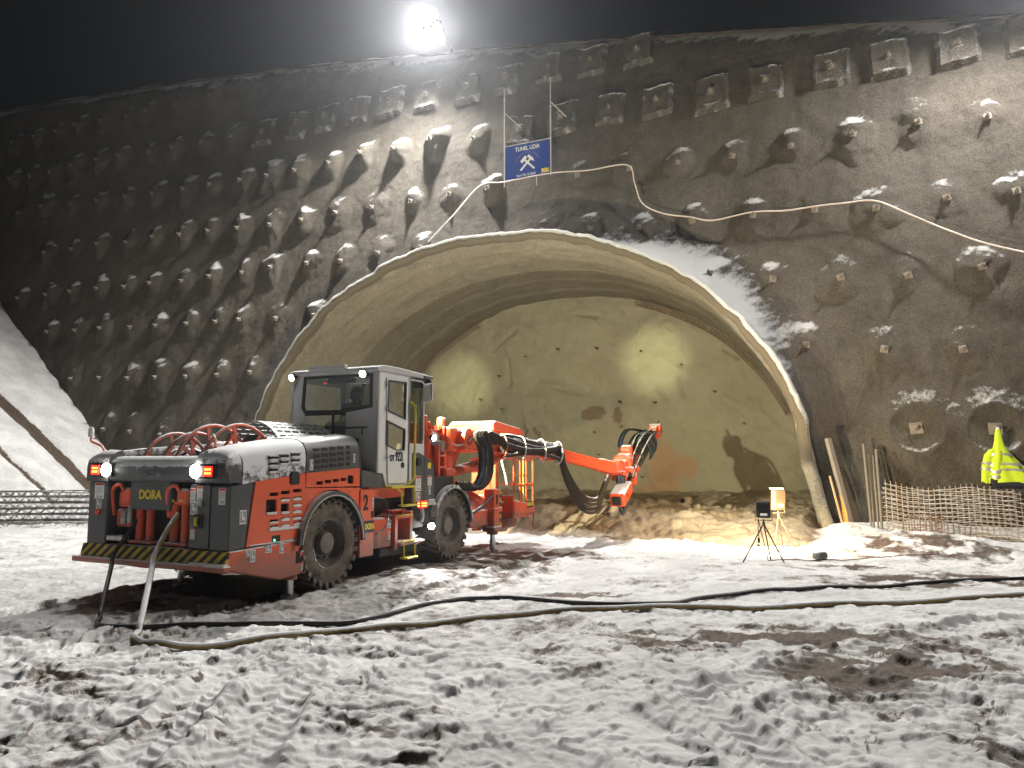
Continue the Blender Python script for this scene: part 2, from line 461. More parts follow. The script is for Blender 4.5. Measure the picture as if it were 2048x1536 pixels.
def yard(x, y):
    """height, snow, dirt at points"""
    x = np.asarray(x, float); y = np.asarray(y, float)
    near = sstep(24, 10, y)
    rough = sstep(.30, .62, fbm(x * .33 + 3, y * .33, 5, 3)) * .8 + .2
    rough = np.where(y < 8.2, np.maximum(rough, .72), rough)
    rough = rough * (1 - .78 * sstep(7.7, 9.3, y))
    h = .10 * (fbm(x * .5, y * .5, 11, 3) - .5)
    bil = 0; am = .40
    for q_, sc_ in enumerate((2.3, 4.7, 9.1, 18.3, 37.)):
        c_, s_ = math.cos(.9 + q_ * 1.3), math.sin(.9 + q_ * 1.3)
        wx = x + .12 * vnoise(y * 2.7 + q_, x * 2.7, 25) ; nn = np.abs(2 * vnoise((wx * c_ - y * s_) * sc_, (wx * s_ + y * c_) * sc_, 21 + q_) - 1)
        bil = bil + am * nn * (1 if q_ < 3 else near); am *= .60
    d1 = dome(x, y, 2.6, 31); d2 = dome(x + 7, y, 6.0, 37); d3 = dome(x, y + 3, 13., 41)
    sel = sstep(.35, .6, fbm(x * 1.1, y * 1.1, 51, 3))
    d4 = dome(x + 2, y + 9, 21., 43); sel2 = sstep(.38, .58, fbm(x * 1.7 + 4, y * 1.7, 53, 3))
    fineamp = np.maximum(rough, .62)
    w1 = x + .25 * (fbm(x * 1.9, y * 1.9, 55, 2) - .5); w2 = y + .25 * (fbm(x * 1.9 + 9, y * 1.9, 57, 2) - .5)
    pa = fbm(w1 * 2.1, w2 * 2.1, 61, 3); pb = fbm(w1 * 4.6, w2 * 4.6, 63, 3); pc = fbm(w1 * 10.5, w2 * 10.5, 65, 2)
    crust = .060 * sstep(.46, .545, pa) + .050 * sstep(.46, .55, pb) + .024 * sstep(.42, .58, pc) * near
    h = h + (.5 + .5 * rough) * (.026 * bil + .50 * crust) + rough * .02 * d1 * (.2 + .8 * sel) + fineamp * (.022 * d2 * (.2 + .8 * sel2) + (.016 * d3 * (.3 + .7 * sel) + .005 * d4) * near)
    edge_ = np.exp(-((pa - .50) / .03) ** 2) + np.exp(-((pb - .505) / .03) ** 2)
    h = h + .03 * (fbm(x * 7, y * 7, 71, 3) - .5) * rough + .02 * (fbm(x * 2.5, y * 2.5, 73, 3) - .5)
    h = h - .035 - .045 * rough
    tm = 0
    tr = [(RIG0 + EF * 1.6 + EL * .2, RIG0 - EF * 2.3 + EL * .2, .36, .05, .03, .17, 0), (RIG0 + EF * 1.6 + EL * 2.1, RIG0 - EF * 4 + EL * 2.2, .36, .04, .02, .17, 0),
          ((-1.15, 2.2), (-1.75, 6.4), .42, .055, .02, .2, .1), ((-1.75, 2.2), (-2.3, 6.4), .3, .05, .02, .16, .1), 
          ((1.0, 5.1), (6.5, 8.4), .4, .03, .02, .2, .4), ((2.2, 2.4), (1.2, 6.0), .35, .04, .02, .18, .2), ((3.5, 3.5), (6.3, 6.2), .4, .04, .025, .2, .2),
          ((-.5, 10.2), (1.2, 14.4), .4, .02, .015, .2, .1), ((-1.6, 8.9), (.6, 12.8), .42, .03, .025, .19, 0)]
    for p0, p1, w, dp, lg, pt, cv in tr:
        a, m = track(x, y, p0, p1, w, dp, lg, pt, cv); h = h * (1 - .55 * m) + a; tm = np.maximum(tm, m)
    # spoil mound beside the portal foot
    q = ((x - 7.6) / 2.0) ** 2 + ((y - 14.5) / 1.1) ** 2
    h = h + .34 * np.exp(-q * 1.2) * (.75 + .5 * fbm(x * 1.5, y * 1.5, 81, 3))
    # snow banked against the wall foot and the right portal leg
    u = (x - W0[0]) * W[0] + (y - W0[1]) * W[1]; o = (x - W0[0]) * NIN[0] + (y - W0[1]) * NIN[1]
    h = h + .3 * np.exp(-((np.minimum(o, 0) / .7) ** 2)) * sstep(-2.2, -.9, u) * (.6 + .8 * fbm(x * .9, y * .9, 83, 3))
    h = h + .35 * np.exp(-((x - 7.1) / .8) ** 2 - ((y - 15.9) / .6) ** 2)
    # muck in the heading
    L = (x - RP[0]) * W[0] + (y - RP[1]) * W[1]; of = (x - RP[0]) * NIN[0] + (y - RP[1]) * NIN[1]
    edge = fbm(x * .8, y * .8, 91, 4) * 1.6 - .8
    inside = sstep(-17.8, -16.6, L) * sstep(.1, -.5, L)
    dirt = inside * sstep(-2.75, -2.2, of + edge)
    lump = fbm(x * .55, y * .55, 95, 4)
    mk = sstep(-2.8, -.2, of + edge * .5) * (.16 + .34 * lump) + .30 * np.exp(-((of + .3 - .25 * (L + 6)) / 1.1) ** 2) * sstep(-11, -8, L) * sstep(-1.5, -4, L)
    mk = mk + .05 * np.abs(2 * vnoise(x * 6.1, y * 6.1, 94) - 1) + .028 * fbm(x * 13, y * 13, 96, 3) + .28 * sstep(3.0, 7.2, of) + .09 * np.abs(2 * vnoise(x * 2.7, y * 2.7, 97) - 1) + .05 * dome(x, y, 5, 99) * sstep(.4, .6, fbm(x * 1.3, y * 1.3, 98, 2))
    h = h * (1 - dirt) + dirt * mk
    # bank on the left, rising away from the yard
    bz = -.674 * (x + 14.5) + .246 * (y - 22)
    bk = sstep(-.3, .6, bz)
    bz = np.where(bz > 0, bz, 0)
    wd = -o - BAT * bz            # distance in front of the wall
    h = h + bz * 1.0 + bk * (.35 * (fbm(x * .6, y * .6, 101, 4) - .5))
    # snow cover
    s = .76 - .05 * sstep(8.3, 9.5, y) + .75 * (fbm(x * .9, y * .9, 111, 4) - .5) * (.35 + .65 * rough) + .35 * (fbm(x * 3.4, y * 3.4, 113, 3) - .5)
    s = s - .20 * edge_ * sstep(.2, .6, rough) * sstep(.4, .6, fbm(x * 2.7, y * 2.7, 115, 3)) - .10 * (1 - sstep(.44, .55, pa))
    for bx, by, rx, ry, st in BARE:
        q = ((x - bx) / rx) ** 2 + ((y - by) / ry) ** 2
        s = s - st * 1.1 * np.exp(-q * .8) * sstep(.30, .62, fbm(x * 3.6, y * 4.6, 117, 4))
    s = s - .12 * tm * sstep(.5, .7, fbm(x * 3, y * 3, 119, 2))
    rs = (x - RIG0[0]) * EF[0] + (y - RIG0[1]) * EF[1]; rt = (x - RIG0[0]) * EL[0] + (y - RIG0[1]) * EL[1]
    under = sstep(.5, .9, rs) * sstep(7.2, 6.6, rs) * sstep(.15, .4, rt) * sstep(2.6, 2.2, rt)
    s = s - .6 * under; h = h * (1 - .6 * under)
    s = s * (1 - bk) + bk * (.95 - .9 * sstep(.95, 1.15, wd) * sstep(1.75, 1.45, wd + .5 * (fbm(x * 1.5, y * 1.5, 121, 3) - .5)) - .7 * np.exp(-((wd - 3.1 - .5 * fbm(x * .8, y * .8, 123, 3)) / .1) ** 2))
    h = h - bk * .25 * np.exp(-((wd - 1.35) / .35) ** 2) - bk * .12 * np.exp(-((wd - 3.35) / .12) ** 2)
    rim_snow = np.exp(-((of + edge + 2.75) / .35) ** 2) * inside
    s = s * (1 - dirt) + .35 * rim_snow
    return h, s, dirt

qd = np.concatenate([-np.geomspace(22, .92, 26), np.linspace(-.88, .88, 860), np.geomspace(.92, 22, 26)])
yr = np.concatenate([np.linspace(-90, 1.2, 14)[:-1], np.geomspace(1.3, 3.3, 36), np.geomspace(3.34, 33, 610), np.array([34, 36, 40, 50, 70, 110, 200])])
YY, QQ = np.meshgrid(yr, qd, indexing='ij')
XX = QQ * np.maximum(np.abs(YY), 4.2)
gh, gs, gd = yard(XX, YY)
far = sstep(34, 60, np.hypot(XX, YY))
_o = (XX - W0[0]) * NIN[0] + (YY - W0[1]) * NIN[1]
_of = (XX - RP[0]) * NIN[0] + (YY - RP[1]) * NIN[1]; _L = (XX - RP[0]) * W[0] + (YY - RP[1]) * W[1]
behind = sstep(.9, 2.2, _o - .18 * np.maximum(gh, 0)) * (1 - ((_L > -17.6) & (_L < .2)) * (_of < 8.4))
gh = gh * (1 - behind) - .4 * behind
gh = np.where(XX < -40, np.minimum(gh, 14), gh)
PG = np.stack([XX, YY, gh], -1)
gn = grid_normals(PG)
gs = gs - .30 * sstep(.85, .45, gn[..., 2]) * (YY < 20) * sstep(.35, .65, fbm(XX * 5, YY * 5, 131, 3))
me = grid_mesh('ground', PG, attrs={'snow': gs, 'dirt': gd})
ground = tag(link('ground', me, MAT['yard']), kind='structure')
def gzs(xs, ys): return yard(np.asarray(xs, float), np.asarray(ys, float))[0]
def gz(x, y):
    return float(yard(np.array([x]), np.array([y]))[0][0])

# ------------------------------------------------------------------ retaining wall of sprayed concrete
CREST_U = [-60, -41.5, -29.6, -17.9, -14.2, -9.3, -4.3, -.2, 3.8, 12]; CREST_Z = [22.6, 20.6, 19.2, 17.5, 16.8, 15.9, 14.9, 14.0, 13.1, 11.6]
MOUNDS = {
 'Z': [(-25.17, 17.44), (-27.11, 17.39), (-29.04, 17.53), (-30.37, 17.56), (-32.11, 17.66), (-33.74, 17.74), (-35.21, 17.72), (-36.97, 17.81), (-38.8, 17.9)],
 'A': [(-23.26, 15.03), (-24.81, 15.04), (-26.6, 15.14), (-28.17, 15.28), (-29.98, 15.41), (-31.52, 15.5), (-33.25, 15.49), (-34.88, 15.47), (-36.42, 15.56), (-38.03, 15.69)],
 'B': [(-11.71, 12.46), (-13.3, 12.69), (-14.84, 12.66), (-16.31, 12.79), (-17.76, 12.69), (-19.36, 12.68), (-20.73, 12.71), (-22.1, 12.76), (-23.8, 12.88), (-25.21, 12.89), (-27.07, 13.02), (-28.92, 13.21), (-30.72, 13.29), (-32.65, 13.45), (-34.69, 13.65), (-36.55, 13.62)],
 'C': [(-7.93, 10.46), (-6.32, 10.41), (-4.88, 10.31), (-3.36, 10.23), (-1.81, 10.22), (-.29, 10.25), (1.22, 10.3), (2.71, 10.16), (-10.95, 10.49), (-12.45, 10.57), (-13.95, 10.55), (-15.62, 10.61), (-17.14, 10.62), (-18.63, 10.54), (-20.17, 10.59), (-21.77, 10.67), (-23.37, 10.78), (-24.81, 10.8), (-26.48, 10.95), (-28.16, 10.95), (-29.95, 11.12), (-31.76, 11.12), (-33.5, 11.15)],
 'D': [(-8.96, 8.75), (-7.42, 8.6), (-5.9, 8.4), (-4.42, 8.38), (-2.81, 8.32), (-1.28, 8.26), (.15, 8.07), (1.7, 8.13), (3.11, 8.06), (-13.27, 8.74), (-15.03, 8.79), (-16.57, 8.7), (-18.04, 8.78), (-19.77, 8.84), (-21.18, 8.8), (-22.7, 8.79), (-24.31, 8.8), (-25.97, 8.86), (-27.54, 8.89), (-29.25, 8.99), (-30.96, 9.03), (-32.65, 9.06), (-34.4, 9.04)],
 'E': [(-3.83, 6.62), (-2.32, 6.41), (-.73, 6.3), (.75, 6.2), (2.28, 6.25), (-17.39, 6.78), (-19.13, 6.82), (-20.78, 6.9), (-22.03, 6.93), (-23.51, 6.98), (-25.09, 7.01), (-26.67, 7.09), (-28.39, 7.17), (-30.06, 7.23), (-31.8, 7.28)],
 'F': [(-1.56, 4.57), (.14, 4.39), (1.75, 4.3), (3.3, 4.3), (-19.79, 4.87), (-21.36, 4.86), (-22.96, 4.88), (-24.5, 4.92), (-26.02, 4.96), (-27.76, 5.06), (-29.47, 5.11)],
 'G': [(-26.68, 2.99), (-25.25, 2.87), (-23.56, 2.73), (-21.79, 2.7)],
 'S': [(.7, 2.42), (2.23, 2.38), (3.75, 2.35)]}
HT = {'Z': .22, 'A': .26, 'B': .38, 'C': .30, 'D': .27, 'E': .24, 'F': .21, 'G': .2, 'S': -.16}
BLOCKS = [(-21.65, 14.81), (-19.88, 14.77), (-18.46, 14.74), (-16.94, 14.75), (-15.46, 14.75), (-13.93, 14.64), (-12.28, 14.55), (-10.77, 14.52), (-9.22, 14.59), (-7.76, 14.49), (-6.25, 14.5),
          (-10.06, 12.4), (-8.64, 12.55), (-7.04, 12.54), (-5.56, 12.48), (-3.96, 12.35), (-2.45, 12.35), (-.74, 12.34), (.66, 12.29), (2.25, 12.25), (3.75, 12.2)]
def mound_list():
    rnd = random.Random(3)
    for k, l in MOUNDS.items():
        for (u, z) in l:
            hh = HT[k] * rnd.uniform(.6, 1.35)
            if k == 'B' and u < -18: hh *= .6
            if u > -9 and k in 'CDEF': hh *= .55
            if u < -12 and k in 'CDEFG': hh *= .72
            yield k, u, z, hh, rnd.uniform(.44, .66)
ML = list(mound_list())
def wall_out(U, Z):
    """relief of the sprayed wall, metres towards the yard"""
    o = .10 * (fbm(U * .22, Z * .22, 201, 4) - .5) * 2.2 + .055 * (fbm(U * 1.6, Z * 1.6, 203, 4) - .5) + .03 * (fbm(U * 8, Z * 8, 205, 3) - .5)
    for k, u, z, hh, rr in ML:
        m = (np.abs(U - u) < 1.4) & (np.abs(Z - z) < 1.6)
        if not m.any(): continue
        du = U[m] - u; dz = Z[m] - z - (.1 if hh > 0 else 0)
        wob = 1 + .55 * (vnoise(du * 2.6 + u * 7, dz * 2.6 + z, 211) - .5)
        if hh > 0:
            q = np.sqrt(du ** 2 + (np.where(dz > 0, dz * 1.05, dz * .62)) ** 2) / (rr * wob)
            pw = 1.15 + .9 * ((u * 7.3 + z * 3.1) % 1.0)
            o[m] += hh * np.clip(1 - q * q, 0, 1) ** pw * (1 + .5 * (fbm(du * 4 + u, dz * 4 + z, 213, 3) - .5))
        else:
            q = np.sqrt(du ** 2 + dz ** 2) / .55
            o[m] += .30 * np.clip(1 - (q / 1.9) ** 2, 0, 1) ** 1.5 - .24 * np.clip(1 - q * q, 0, 1) ** .8
    for (u, z) in BLOCKS:
        m = (np.abs(U - u) < 1.2) & (np.abs(Z - z) < 1.2)
        if m.any():
            q = np.maximum(np.abs(U[m] - u), np.abs(Z[m] - z)) / .75
            o[m] += .06 * np.clip(1.25 - q, 0, 1)
    # fillet where the spray runs out on to the portal shell
    L = U + 1.278; a = np.arctan2(np.maximum(Z, -.2), L - ACX); d = np.hypot(L - ACX, Z) - arch_r(a)
    side = .35 + .65 * sstep(-6, -3, L) * sstep(.6, 2.4, Z)
    o += side * (.55 + .12 * Z) * np.exp(-np.clip(d, 0, 9) / (.32 + .25 * side)) * sstep(-.1, .5, Z)
    # the shoulder under the crest rolls back
    return o, d, a
ug = [9.0]
while ug[-1] > -44: ug.append(ug[-1] - .00205 * (16.9 - .423 * ug[-1]))
ug = np.array(ug[::-1]); vg = np.linspace(0, 1, 300)
VV, UU = np.meshgrid(vg, ug, indexing='ij')
cz = np.interp(UU, CREST_U, CREST_Z) + .25 * (fbm(UU * .5, UU * 0, 221, 3) - .5)
ZZ = -.5 + VV * (cz + .5)
wo, wdist, wang = wall_out(UU, ZZ)
top = np.clip((ZZ - cz + .9) / .9, 0, 1); wo = wo - .35 * top ** 2
PW = W0 + UU[..., None] * W + (BAT * ZZ - wo)[..., None] * NIN + ZZ[..., None] * np.array([0, 0, 1.])
wnrm = grid_normals(PW)
if wnrm[..., 1].mean() > 0: wnrm = -wnrm
wsn = sstep(.25, .70, wnrm[..., 2]) * 1.05 - .13 + .3 * (fbm(UU * 2, ZZ * 2, 231, 3) - .5)
wsn = wsn + .28 * sstep(cz - 2.2, cz - .2, ZZ) * sstep(.45, .6, fbm(UU * .8, ZZ * .8, 233, 3))
wsn = wsn + 1.0 * np.exp(-np.clip(wdist, 0, 9) / .16) * sstep(.35, 1.0, wang) * sstep(2.35, 1.2, wang) * (wdist > -.3)
wsn = wsn + .6 * (fbm(UU * 3, ZZ * 3, 237, 4) - .12) * np.exp(-np.clip(wdist - .05, 0, 9) / .42) * sstep(.28, .42, wang) * sstep(1.1, .8, wang)
kf = (wdist[:-1, :-1] > -.15) | (ZZ[:-1, :-1] > 8.6)
kf = kf & ~((wdist[:-1, :-1] < -.15))
me = grid_mesh('retaining_wall', PW, keep=kf, attrs={'snow': wsn})
wall = tag(link('retaining_wall', me, MAT['wall_concrete']), 'tall sloping sprayed concrete retaining wall studded with rows of rock anchors', 'wall')
def wall_at(u, z, extra=0.0):
    o, _, _ = wall_out(np.array([u], float), np.array([z], float))
    return Vector(wpt(u, z, float(o[0]) + extra))
# orientation of things lying on the wall: local x = W, local y = into the wall, local z = up the slope
_zs = (NIN * BAT + np.array([0, 0, 1.])); _zs /= np.linalg.norm(_zs)
WROT = Matrix((W, np.cross(_zs, W), _zs)).transposed().to_4x4()
def on_wall(o, u, z, extra=0.0, pos=None):
    o.matrix_basis = Matrix.Translation(pos if pos is not None else wall_at(u, z, extra)) @ WROT
    return o

# anchor hardware: plate with a domed nut and bar end (made once per kind, then copied)
def plate_proto(sz, m):
    b = B(); b.box((0, -.012, 0), (sz, .03, sz), .004); p = b.build('anchor_plate', m)
    b = B(); b.lathe([(.0, -.16), (.022, -.16), (.022, -.09), (.042, -.088), (.05, -.06), (.052, -.028)], axis='y', n=10); n = b.build('anchor_nut', m, p, smooth=40)
    return p
plate_s = plate_proto(.17, MAT['plate_steel']); plate_l = plate_proto(.27, MAT['plate_steel'])
rnd = random.Random(11)
used_s = [False]; used_l = [False]
def put_plate(u, z, extra, big=False, pos=None, parent=None):
    fl = used_l if big else used_s; src = plate_l if big else plate_s
    o = src if not fl[0] else copy_tree(src); fl[0] = True
    on_wall(o, u, z, extra, pos); o.matrix_basis = o.matrix_basis @ Euler((rnd.uniform(-.12, .12) - .12, rnd.uniform(-.25, .25), rnd.uniform(-.12, .12))).to_matrix().to_4x4()
    o.parent = parent or wall
    return o
for kk, u, z, hh, rr in ML:
    put_plate(u, z - (.08 if hh > 0 else 0), .015, kk == 'S')
# cast square anchor pads
def pad_mesh(seed):
    n = 15; s = .40
    bm = bmesh.new(); bmesh.ops.create_grid(bm, x_segments=n, y_segments=n, size=s)
    rs = np.random.RandomState(seed); ox, oz = rs.rand(2) * 50
    tl = rs.uniform(-.1, .1, 2); hgt = rs.uniform(.12, .18)
    me = bpy.data.meshes.new('anchor_pad')
    pts = np.array([v.co[:] for v in bm.verts]); X, Zp = pts[:, 0], pts[:, 1]
    e = np.maximum(np.abs(X), np.abs(Zp)) / s
    jag = 1 + .10 * (vnoise(X * 6 + ox, Zp * 6 + oz, 5) - .5)
    X2 = X * jag * (1 + .0 * e); Z2 = Zp * jag * 1.12 + X * tl[0]
    out = hgt * np.where(e > .97, -.35, 1.0) * np.where((e > .8) & (e <= .97), .96, 1) + .06 * (fbm(X * 5 + ox, Zp * 5 + oz, 7, 3) - .5) - .05 * np.exp(-((np.maximum(np.abs(X), np.abs(Zp)) - .22) / .1) ** 2) + .08 * np.clip((np.abs(Zp) / s - .85) / .12, 0, 1) * (e < .97) * (vnoise(X * 9 + ox, Zp * 2, 9) > .35)
    X2 = np.where(e > .97, X2 * 1.08, X2); Z2 = np.where(e > .97, Z2 * 1.08, Z2)
    for v, a, b_, c_ in zip(bm.verts, X2, -out, Z2): v.co = (a, b_, c_)
    bm.to_mesh(me); bm.free(); me.polygons.foreach_set('use_smooth', [True] * len(me.polygons))
    me.set_sharp_from_angle(angle=R(50))
    a = me.attributes.new('snow', 'FLOAT', 'POINT')
    nrm = np.array([v.normal[:] for v in me.vertices]);
    if nrm[:, 1].mean() > 0: me.flip_normals(); nrm = -nrm
    up = nrm[:, 2]
    a.data.foreach_set('value', (.16 + sstep(.1, .6, up) * .9 + .75 * (e > .84) * (vnoise(X * 7 + ox, Zp * 7, 12) - .35) + .35 * (fbm(X * 3 + ox, Zp * 3, 14, 3) - .45)).astype(np.float32))
    me.materials.append(MAT['wall_concrete'])
    return me
pads = [pad_mesh(s) for s in range(5)]
for i, (u, z) in enumerate(BLOCKS):
    sc_ = rnd.uniform(1.06, 1.26)
    o = link('anchor_pad', pads[i % 5], parent=wall); on_wall(o, u, z, .0); o.matrix_basis = o.matrix_basis @ Euler((0, rnd.uniform(-.06, .06), 0)).to_matrix().to_4x4() @ Matrix.Diagonal((sc_, 1, sc_ * 1.05, 1))
    p = copy_tree(plate_s); p.parent = o; p.matrix_basis = Matrix.Translation((0, -.13, 0)) @ Euler((-.1, rnd.uniform(-.3, .3), 0)).to_matrix().to_4x4()

# hillside above the crest
hu = np.linspace(-60, 14, 90); hv = np.concatenate([[-.6, 0], np.geomspace(.4, 90, 40)])
HV, HU = np.meshgrid(hv, hu, indexing='ij')
hz = np.interp(HU, CREST_U, CREST_Z)
PH = W0 + HU[..., None] * W + (BAT * hz + .5 + HV)[..., None] * NIN
PH[..., 2] = hz - .12 + np.where(HV > 0, HV * .22, HV * .3) + .5 * (fbm(HU * .4, HV * .4, 241, 4) - .5) * sstep(0, 2, HV)
me = grid_mesh('hillside', PH, attrs={'snow': .35 + .5 * (fbm(HU * .9, HV * .9, 243, 4) - .5), 'dirt': HV * 0})
tag(link('hillside', me, MAT['yard']), kind='structure')

# ------------------------------------------------------------------ the tunnel mouth
tunnel = empty('tunnel', rpt(ACX, 0, 0)); tag(tunnel, 'wide arched tunnel heading lined with rough sprayed concrete, closed by a rock face', 'tunnel')
T0 = np.array(rpt(ACX, 0, 0))
nA = 260
ths = np.linspace(-.02, math.pi + .02, nA)
def arc_pt(a, inset, off, shift=-.036):
    r = arch_r(np.clip(a, -.03, math.pi + .03)) - inset
    l = ACX + shift * off + r * np.cos(a); z = r * np.sin(a)
    z = np.where((a < 0) | (a > math.pi), -.3, z)
    return RP + l[..., None] * W + off[..., None] * NIN + z[..., None] * np.array([0, 0, 1.])
# portal shell: inside face, front edge, outside face in one continuous sheet
prof = [(.27, 3.55)] + [(.27, 3.5 - 3.45 * k / 44) for k in range(45)] + [(.25, .0), (.21, -.04), (.15, -.05), (.09, -.045), (.03, -.02), (0, .05)] + [(0.0, .1 + 3.1 * k / 30) for k in range(31)]
ins = np.array([p[0] for p in prof]); off = np.array([p[1] for p in prof])
OF, AA = np.meshgrid(off, ths, indexing='ij'); IN = np.repeat(ins[:, None], nA, 1)
arcs = AA * 8.3
IN2 = IN + .12 * (fbm(arcs * .9, OF * .9, 301, 4) - .5) + .05 * (fbm(arcs * 5, OF * 5, 303, 4) - .5) + .10 * (np.abs(OF) < .3) * (fbm(arcs * 3.1, OF * 0 + 3, 307, 4) - .5)
OF2 = OF + .20 * (fbm(arcs * 2.6, OF * 0 + 1, 305, 4) - .5) * (OF < .3)
# bulges of the lattice arches under the spray
IN2 = IN2 + np.where(IN > .24, .02 * np.exp(-((OF - 1.15) / .2) ** 2) + .02 * np.exp(-((OF - 2.35) / .2) ** 2), 0)
PS = arc_pt(AA, IN2, OF2)
sn_ = grid_normals(PS)
cx = PS - (RP + ACX * W)
outer = (IN < .1).astype(float)
ssn = outer * (sstep(.1, .5, np.sin(AA) * .9) * 1.3 - .2) + (np.abs(OF) < .06) * outer * .5 * sstep(.12, .5, np.sin(AA))
sed = np.exp(-np.clip(OF, 0, 9) / .34) * 1.1 * (IN > .02) - .55 + .7 * (fbm(arcs * .8, OF * 1.2, 309, 4) - .35)
sed = sed * sstep(.1, .4, AA)
me = grid_mesh('portal_shell', PS - T0, attrs={'snow': ssn, 'edge': sed})
link('portal_shell', me, MAT['shell_concrete'], tunnel)
# inner rounds of lining, stepped where each advance ended
off = np.linspace(3.3, 8.0, 60)
OF, AA = np.meshgrid(off, ths, indexing='ij'); arcs = AA * 8.3
saw = np.where(OF < 3.52, .12, np.where(OF < 4.75, .285 - .02 * (OF - 3.5), np.where(OF < 6.1, .31 - .02 * (OF - 4.75), .35 - .03 * (OF - 6.1))))
IN2 = saw + .14 * (fbm(arcs * .7, OF * .7, 311, 4) - .5) + .06 * (fbm(arcs * 4, OF * 4, 313, 3) - .5)
me = grid_mesh('tunnel_lining', arc_pt(AA, IN2, OF) - T0)
link('tunnel_lining', me, MAT['lining_concrete'], tunnel)
# rock face at the end of the heading
FOFF = 7.55
lg = np.linspace(-18.2, .3, 330); zg = np.linspace(-.4, 8.4, 160)
ZF, LF = np.meshgrid(zg, lg, indexing='ij')
def seg(L, Z, a, b, w):
    ax, az = a; bx, bz_ = b; dx, dz = bx - ax, bz_ - az; t = np.clip(((L - ax) * dx + (Z - az) * dz) / (dx * dx + dz * dz), 0, 1)
    wob = .12 * (fbm(L * 2.5, Z * 2.5, 333, 3) - .5)
    return np.exp(-((np.hypot(L - ax - t * dx, Z - az - t * dz) + wob) / w) ** 2)
HOLES = [(-10.57, 5.66), (-9.26, 5.86), (-11.73, 4.97), (-7.7, 5.78), (-6.09, 5.58), (-4.68, 5.02), (-12.51, 4.09), (-11.58, 3.69), (-6.88, 3.8), (-5.62, 3.74), (-6.84, 2.92), (-7.85, 2.74), (-3.57, 4.04), (-2.66, 2.94), (-7.71, 1.94), (-6.78, 2.02), (-6.13, 1.16)]
ROCK = [(-7.84, 3.4, .42, .36), (-6.95, 3.24, .24, .36), (-10.62, 2.75, .12, .3), (-10.1, 2.8, .15, .2)]
DUST = [(-5.35, 1.3, .65, 1.3), (-5.6, .5, 1.0, .6), (-4.6, 1.5, .5, .5)]
CRACKS = [((-11.99, 6.0), (-10.92, 6.71)), ((-3.2, 5.44), (-2.76, 5.15)), ((-2.76, 5.15), (-2.79, 5.66)), ((-10.75, 3.5), (-10.62, 2.9)), ((-8.5, 7.1), (-7.7, 6.95)), ((-11.35, 5.6), (-11.25, 4.6)), ((-4.75, 4.6), (-4.62, 3.9)), ((-5.5, 4.2), (-5.2, 3.8)), ((-9.6, 4.5), (-8.4, 4.1))]
def face_in(LF, ZF):
    r = .55 * (fbm(LF * .3, ZF * .3, 321, 4) - .5) + .22 * (fbm(LF * 1.1, ZF * 1.1, 323, 4) - .5) + .05 * (fbm(LF * 5, ZF * 5, 325, 3) - .5)
    rg = 1 - np.abs(2 * fbm(LF * .8 + .5 * ZF, ZF * .55, 327, 3) - 1)
    r = r - .035 * sstep(.9, .99, rg)
    for a, b in CRACKS: r = r + .12 * seg(LF, ZF, a, b, .06)
    for (l, z) in HOLES: r = r + .06 * np.exp(-(((LF - l) ** 2 + (ZF - z) ** 2) / .10 ** 2))
    for (l, z, a_, b_) in ROCK: r = r + .07 * np.exp(-(((LF - l) / a_) ** 2 + ((ZF - z) / b_) ** 2) ** 2)
    return r
fin = face_in(LF, ZF)
rock = np.zeros_like(LF)
for (l, z, a_, b_) in ROCK:
    q = ((LF - l + .6 * (fbm(LF * 2.2, ZF * 2.2, 341, 4) - .5)) / a_) ** 2 + ((ZF - z + .6 * (fbm(LF * 2.2, ZF * 2.2, 343, 4) - .5)) / b_) ** 2
    rock = np.maximum(rock, .82 * sstep(1.35, .4, q))
rock = np.maximum(rock, .5 * sstep(1.2, .3, ZF) * sstep(.42, .62, fbm(LF * 1.1, ZF * 1.3, 347, 4)))
for a, b in CRACKS: rock = np.maximum(rock, .6 * seg(LF, ZF, a, b, .05))
dust = np.zeros_like(LF)
for (l, z, a_, b_) in DUST: dust = np.maximum(dust, np.exp(-(((LF - l) / a_) ** 2 + ((ZF - z) / b_) ** 2)))
PF = RP + LF[..., None] * W + (FOFF + fin)[..., None] * NIN + ZF[..., None] * np.array([0, 0, 1.])
Lc = LF - (ACX - .036 * 7.5); aF = np.arctan2(ZF, Lc); dF = np.hypot(Lc, ZF) - arch_r(np.clip(aF, 0, math.pi))
me = grid_mesh('rock_face', PF - T0, keep=(dF[:-1, :-1] < .1), attrs={'rock': rock, 'dust': dust})
face = link('rock_face', me, MAT['face_concrete'], tunnel)
# drill holes: collared tubes sunk into the face
b = B(); b.lathe([(.11, .03), (.10, -.03), (.08, -.05), (.07, -.02), (.06, .10), (0, .11)], axis='y', n=12)
hole = b.build('drill_hole', MAT['rust'], face, smooth=60)
HR = Matrix((W, NIN, (0, 0, 1))).transposed().to_4x4()
for i, (l, z) in enumerate(HOLES):
    o = hole if i == 0 else hole.copy()
    if i: col.objects.link(o)
    f = float(face_in(np.array([l]), np.array([z]))[0])
    s_ = rnd.uniform(.3, .62)
    o.matrix_basis = Matrix.Translation(Vector(rpt(l, z, FOFF + f - .06) - T0)) @ HR @ Matrix.Diagonal((s_, 1, s_, 1)); o.parent = face
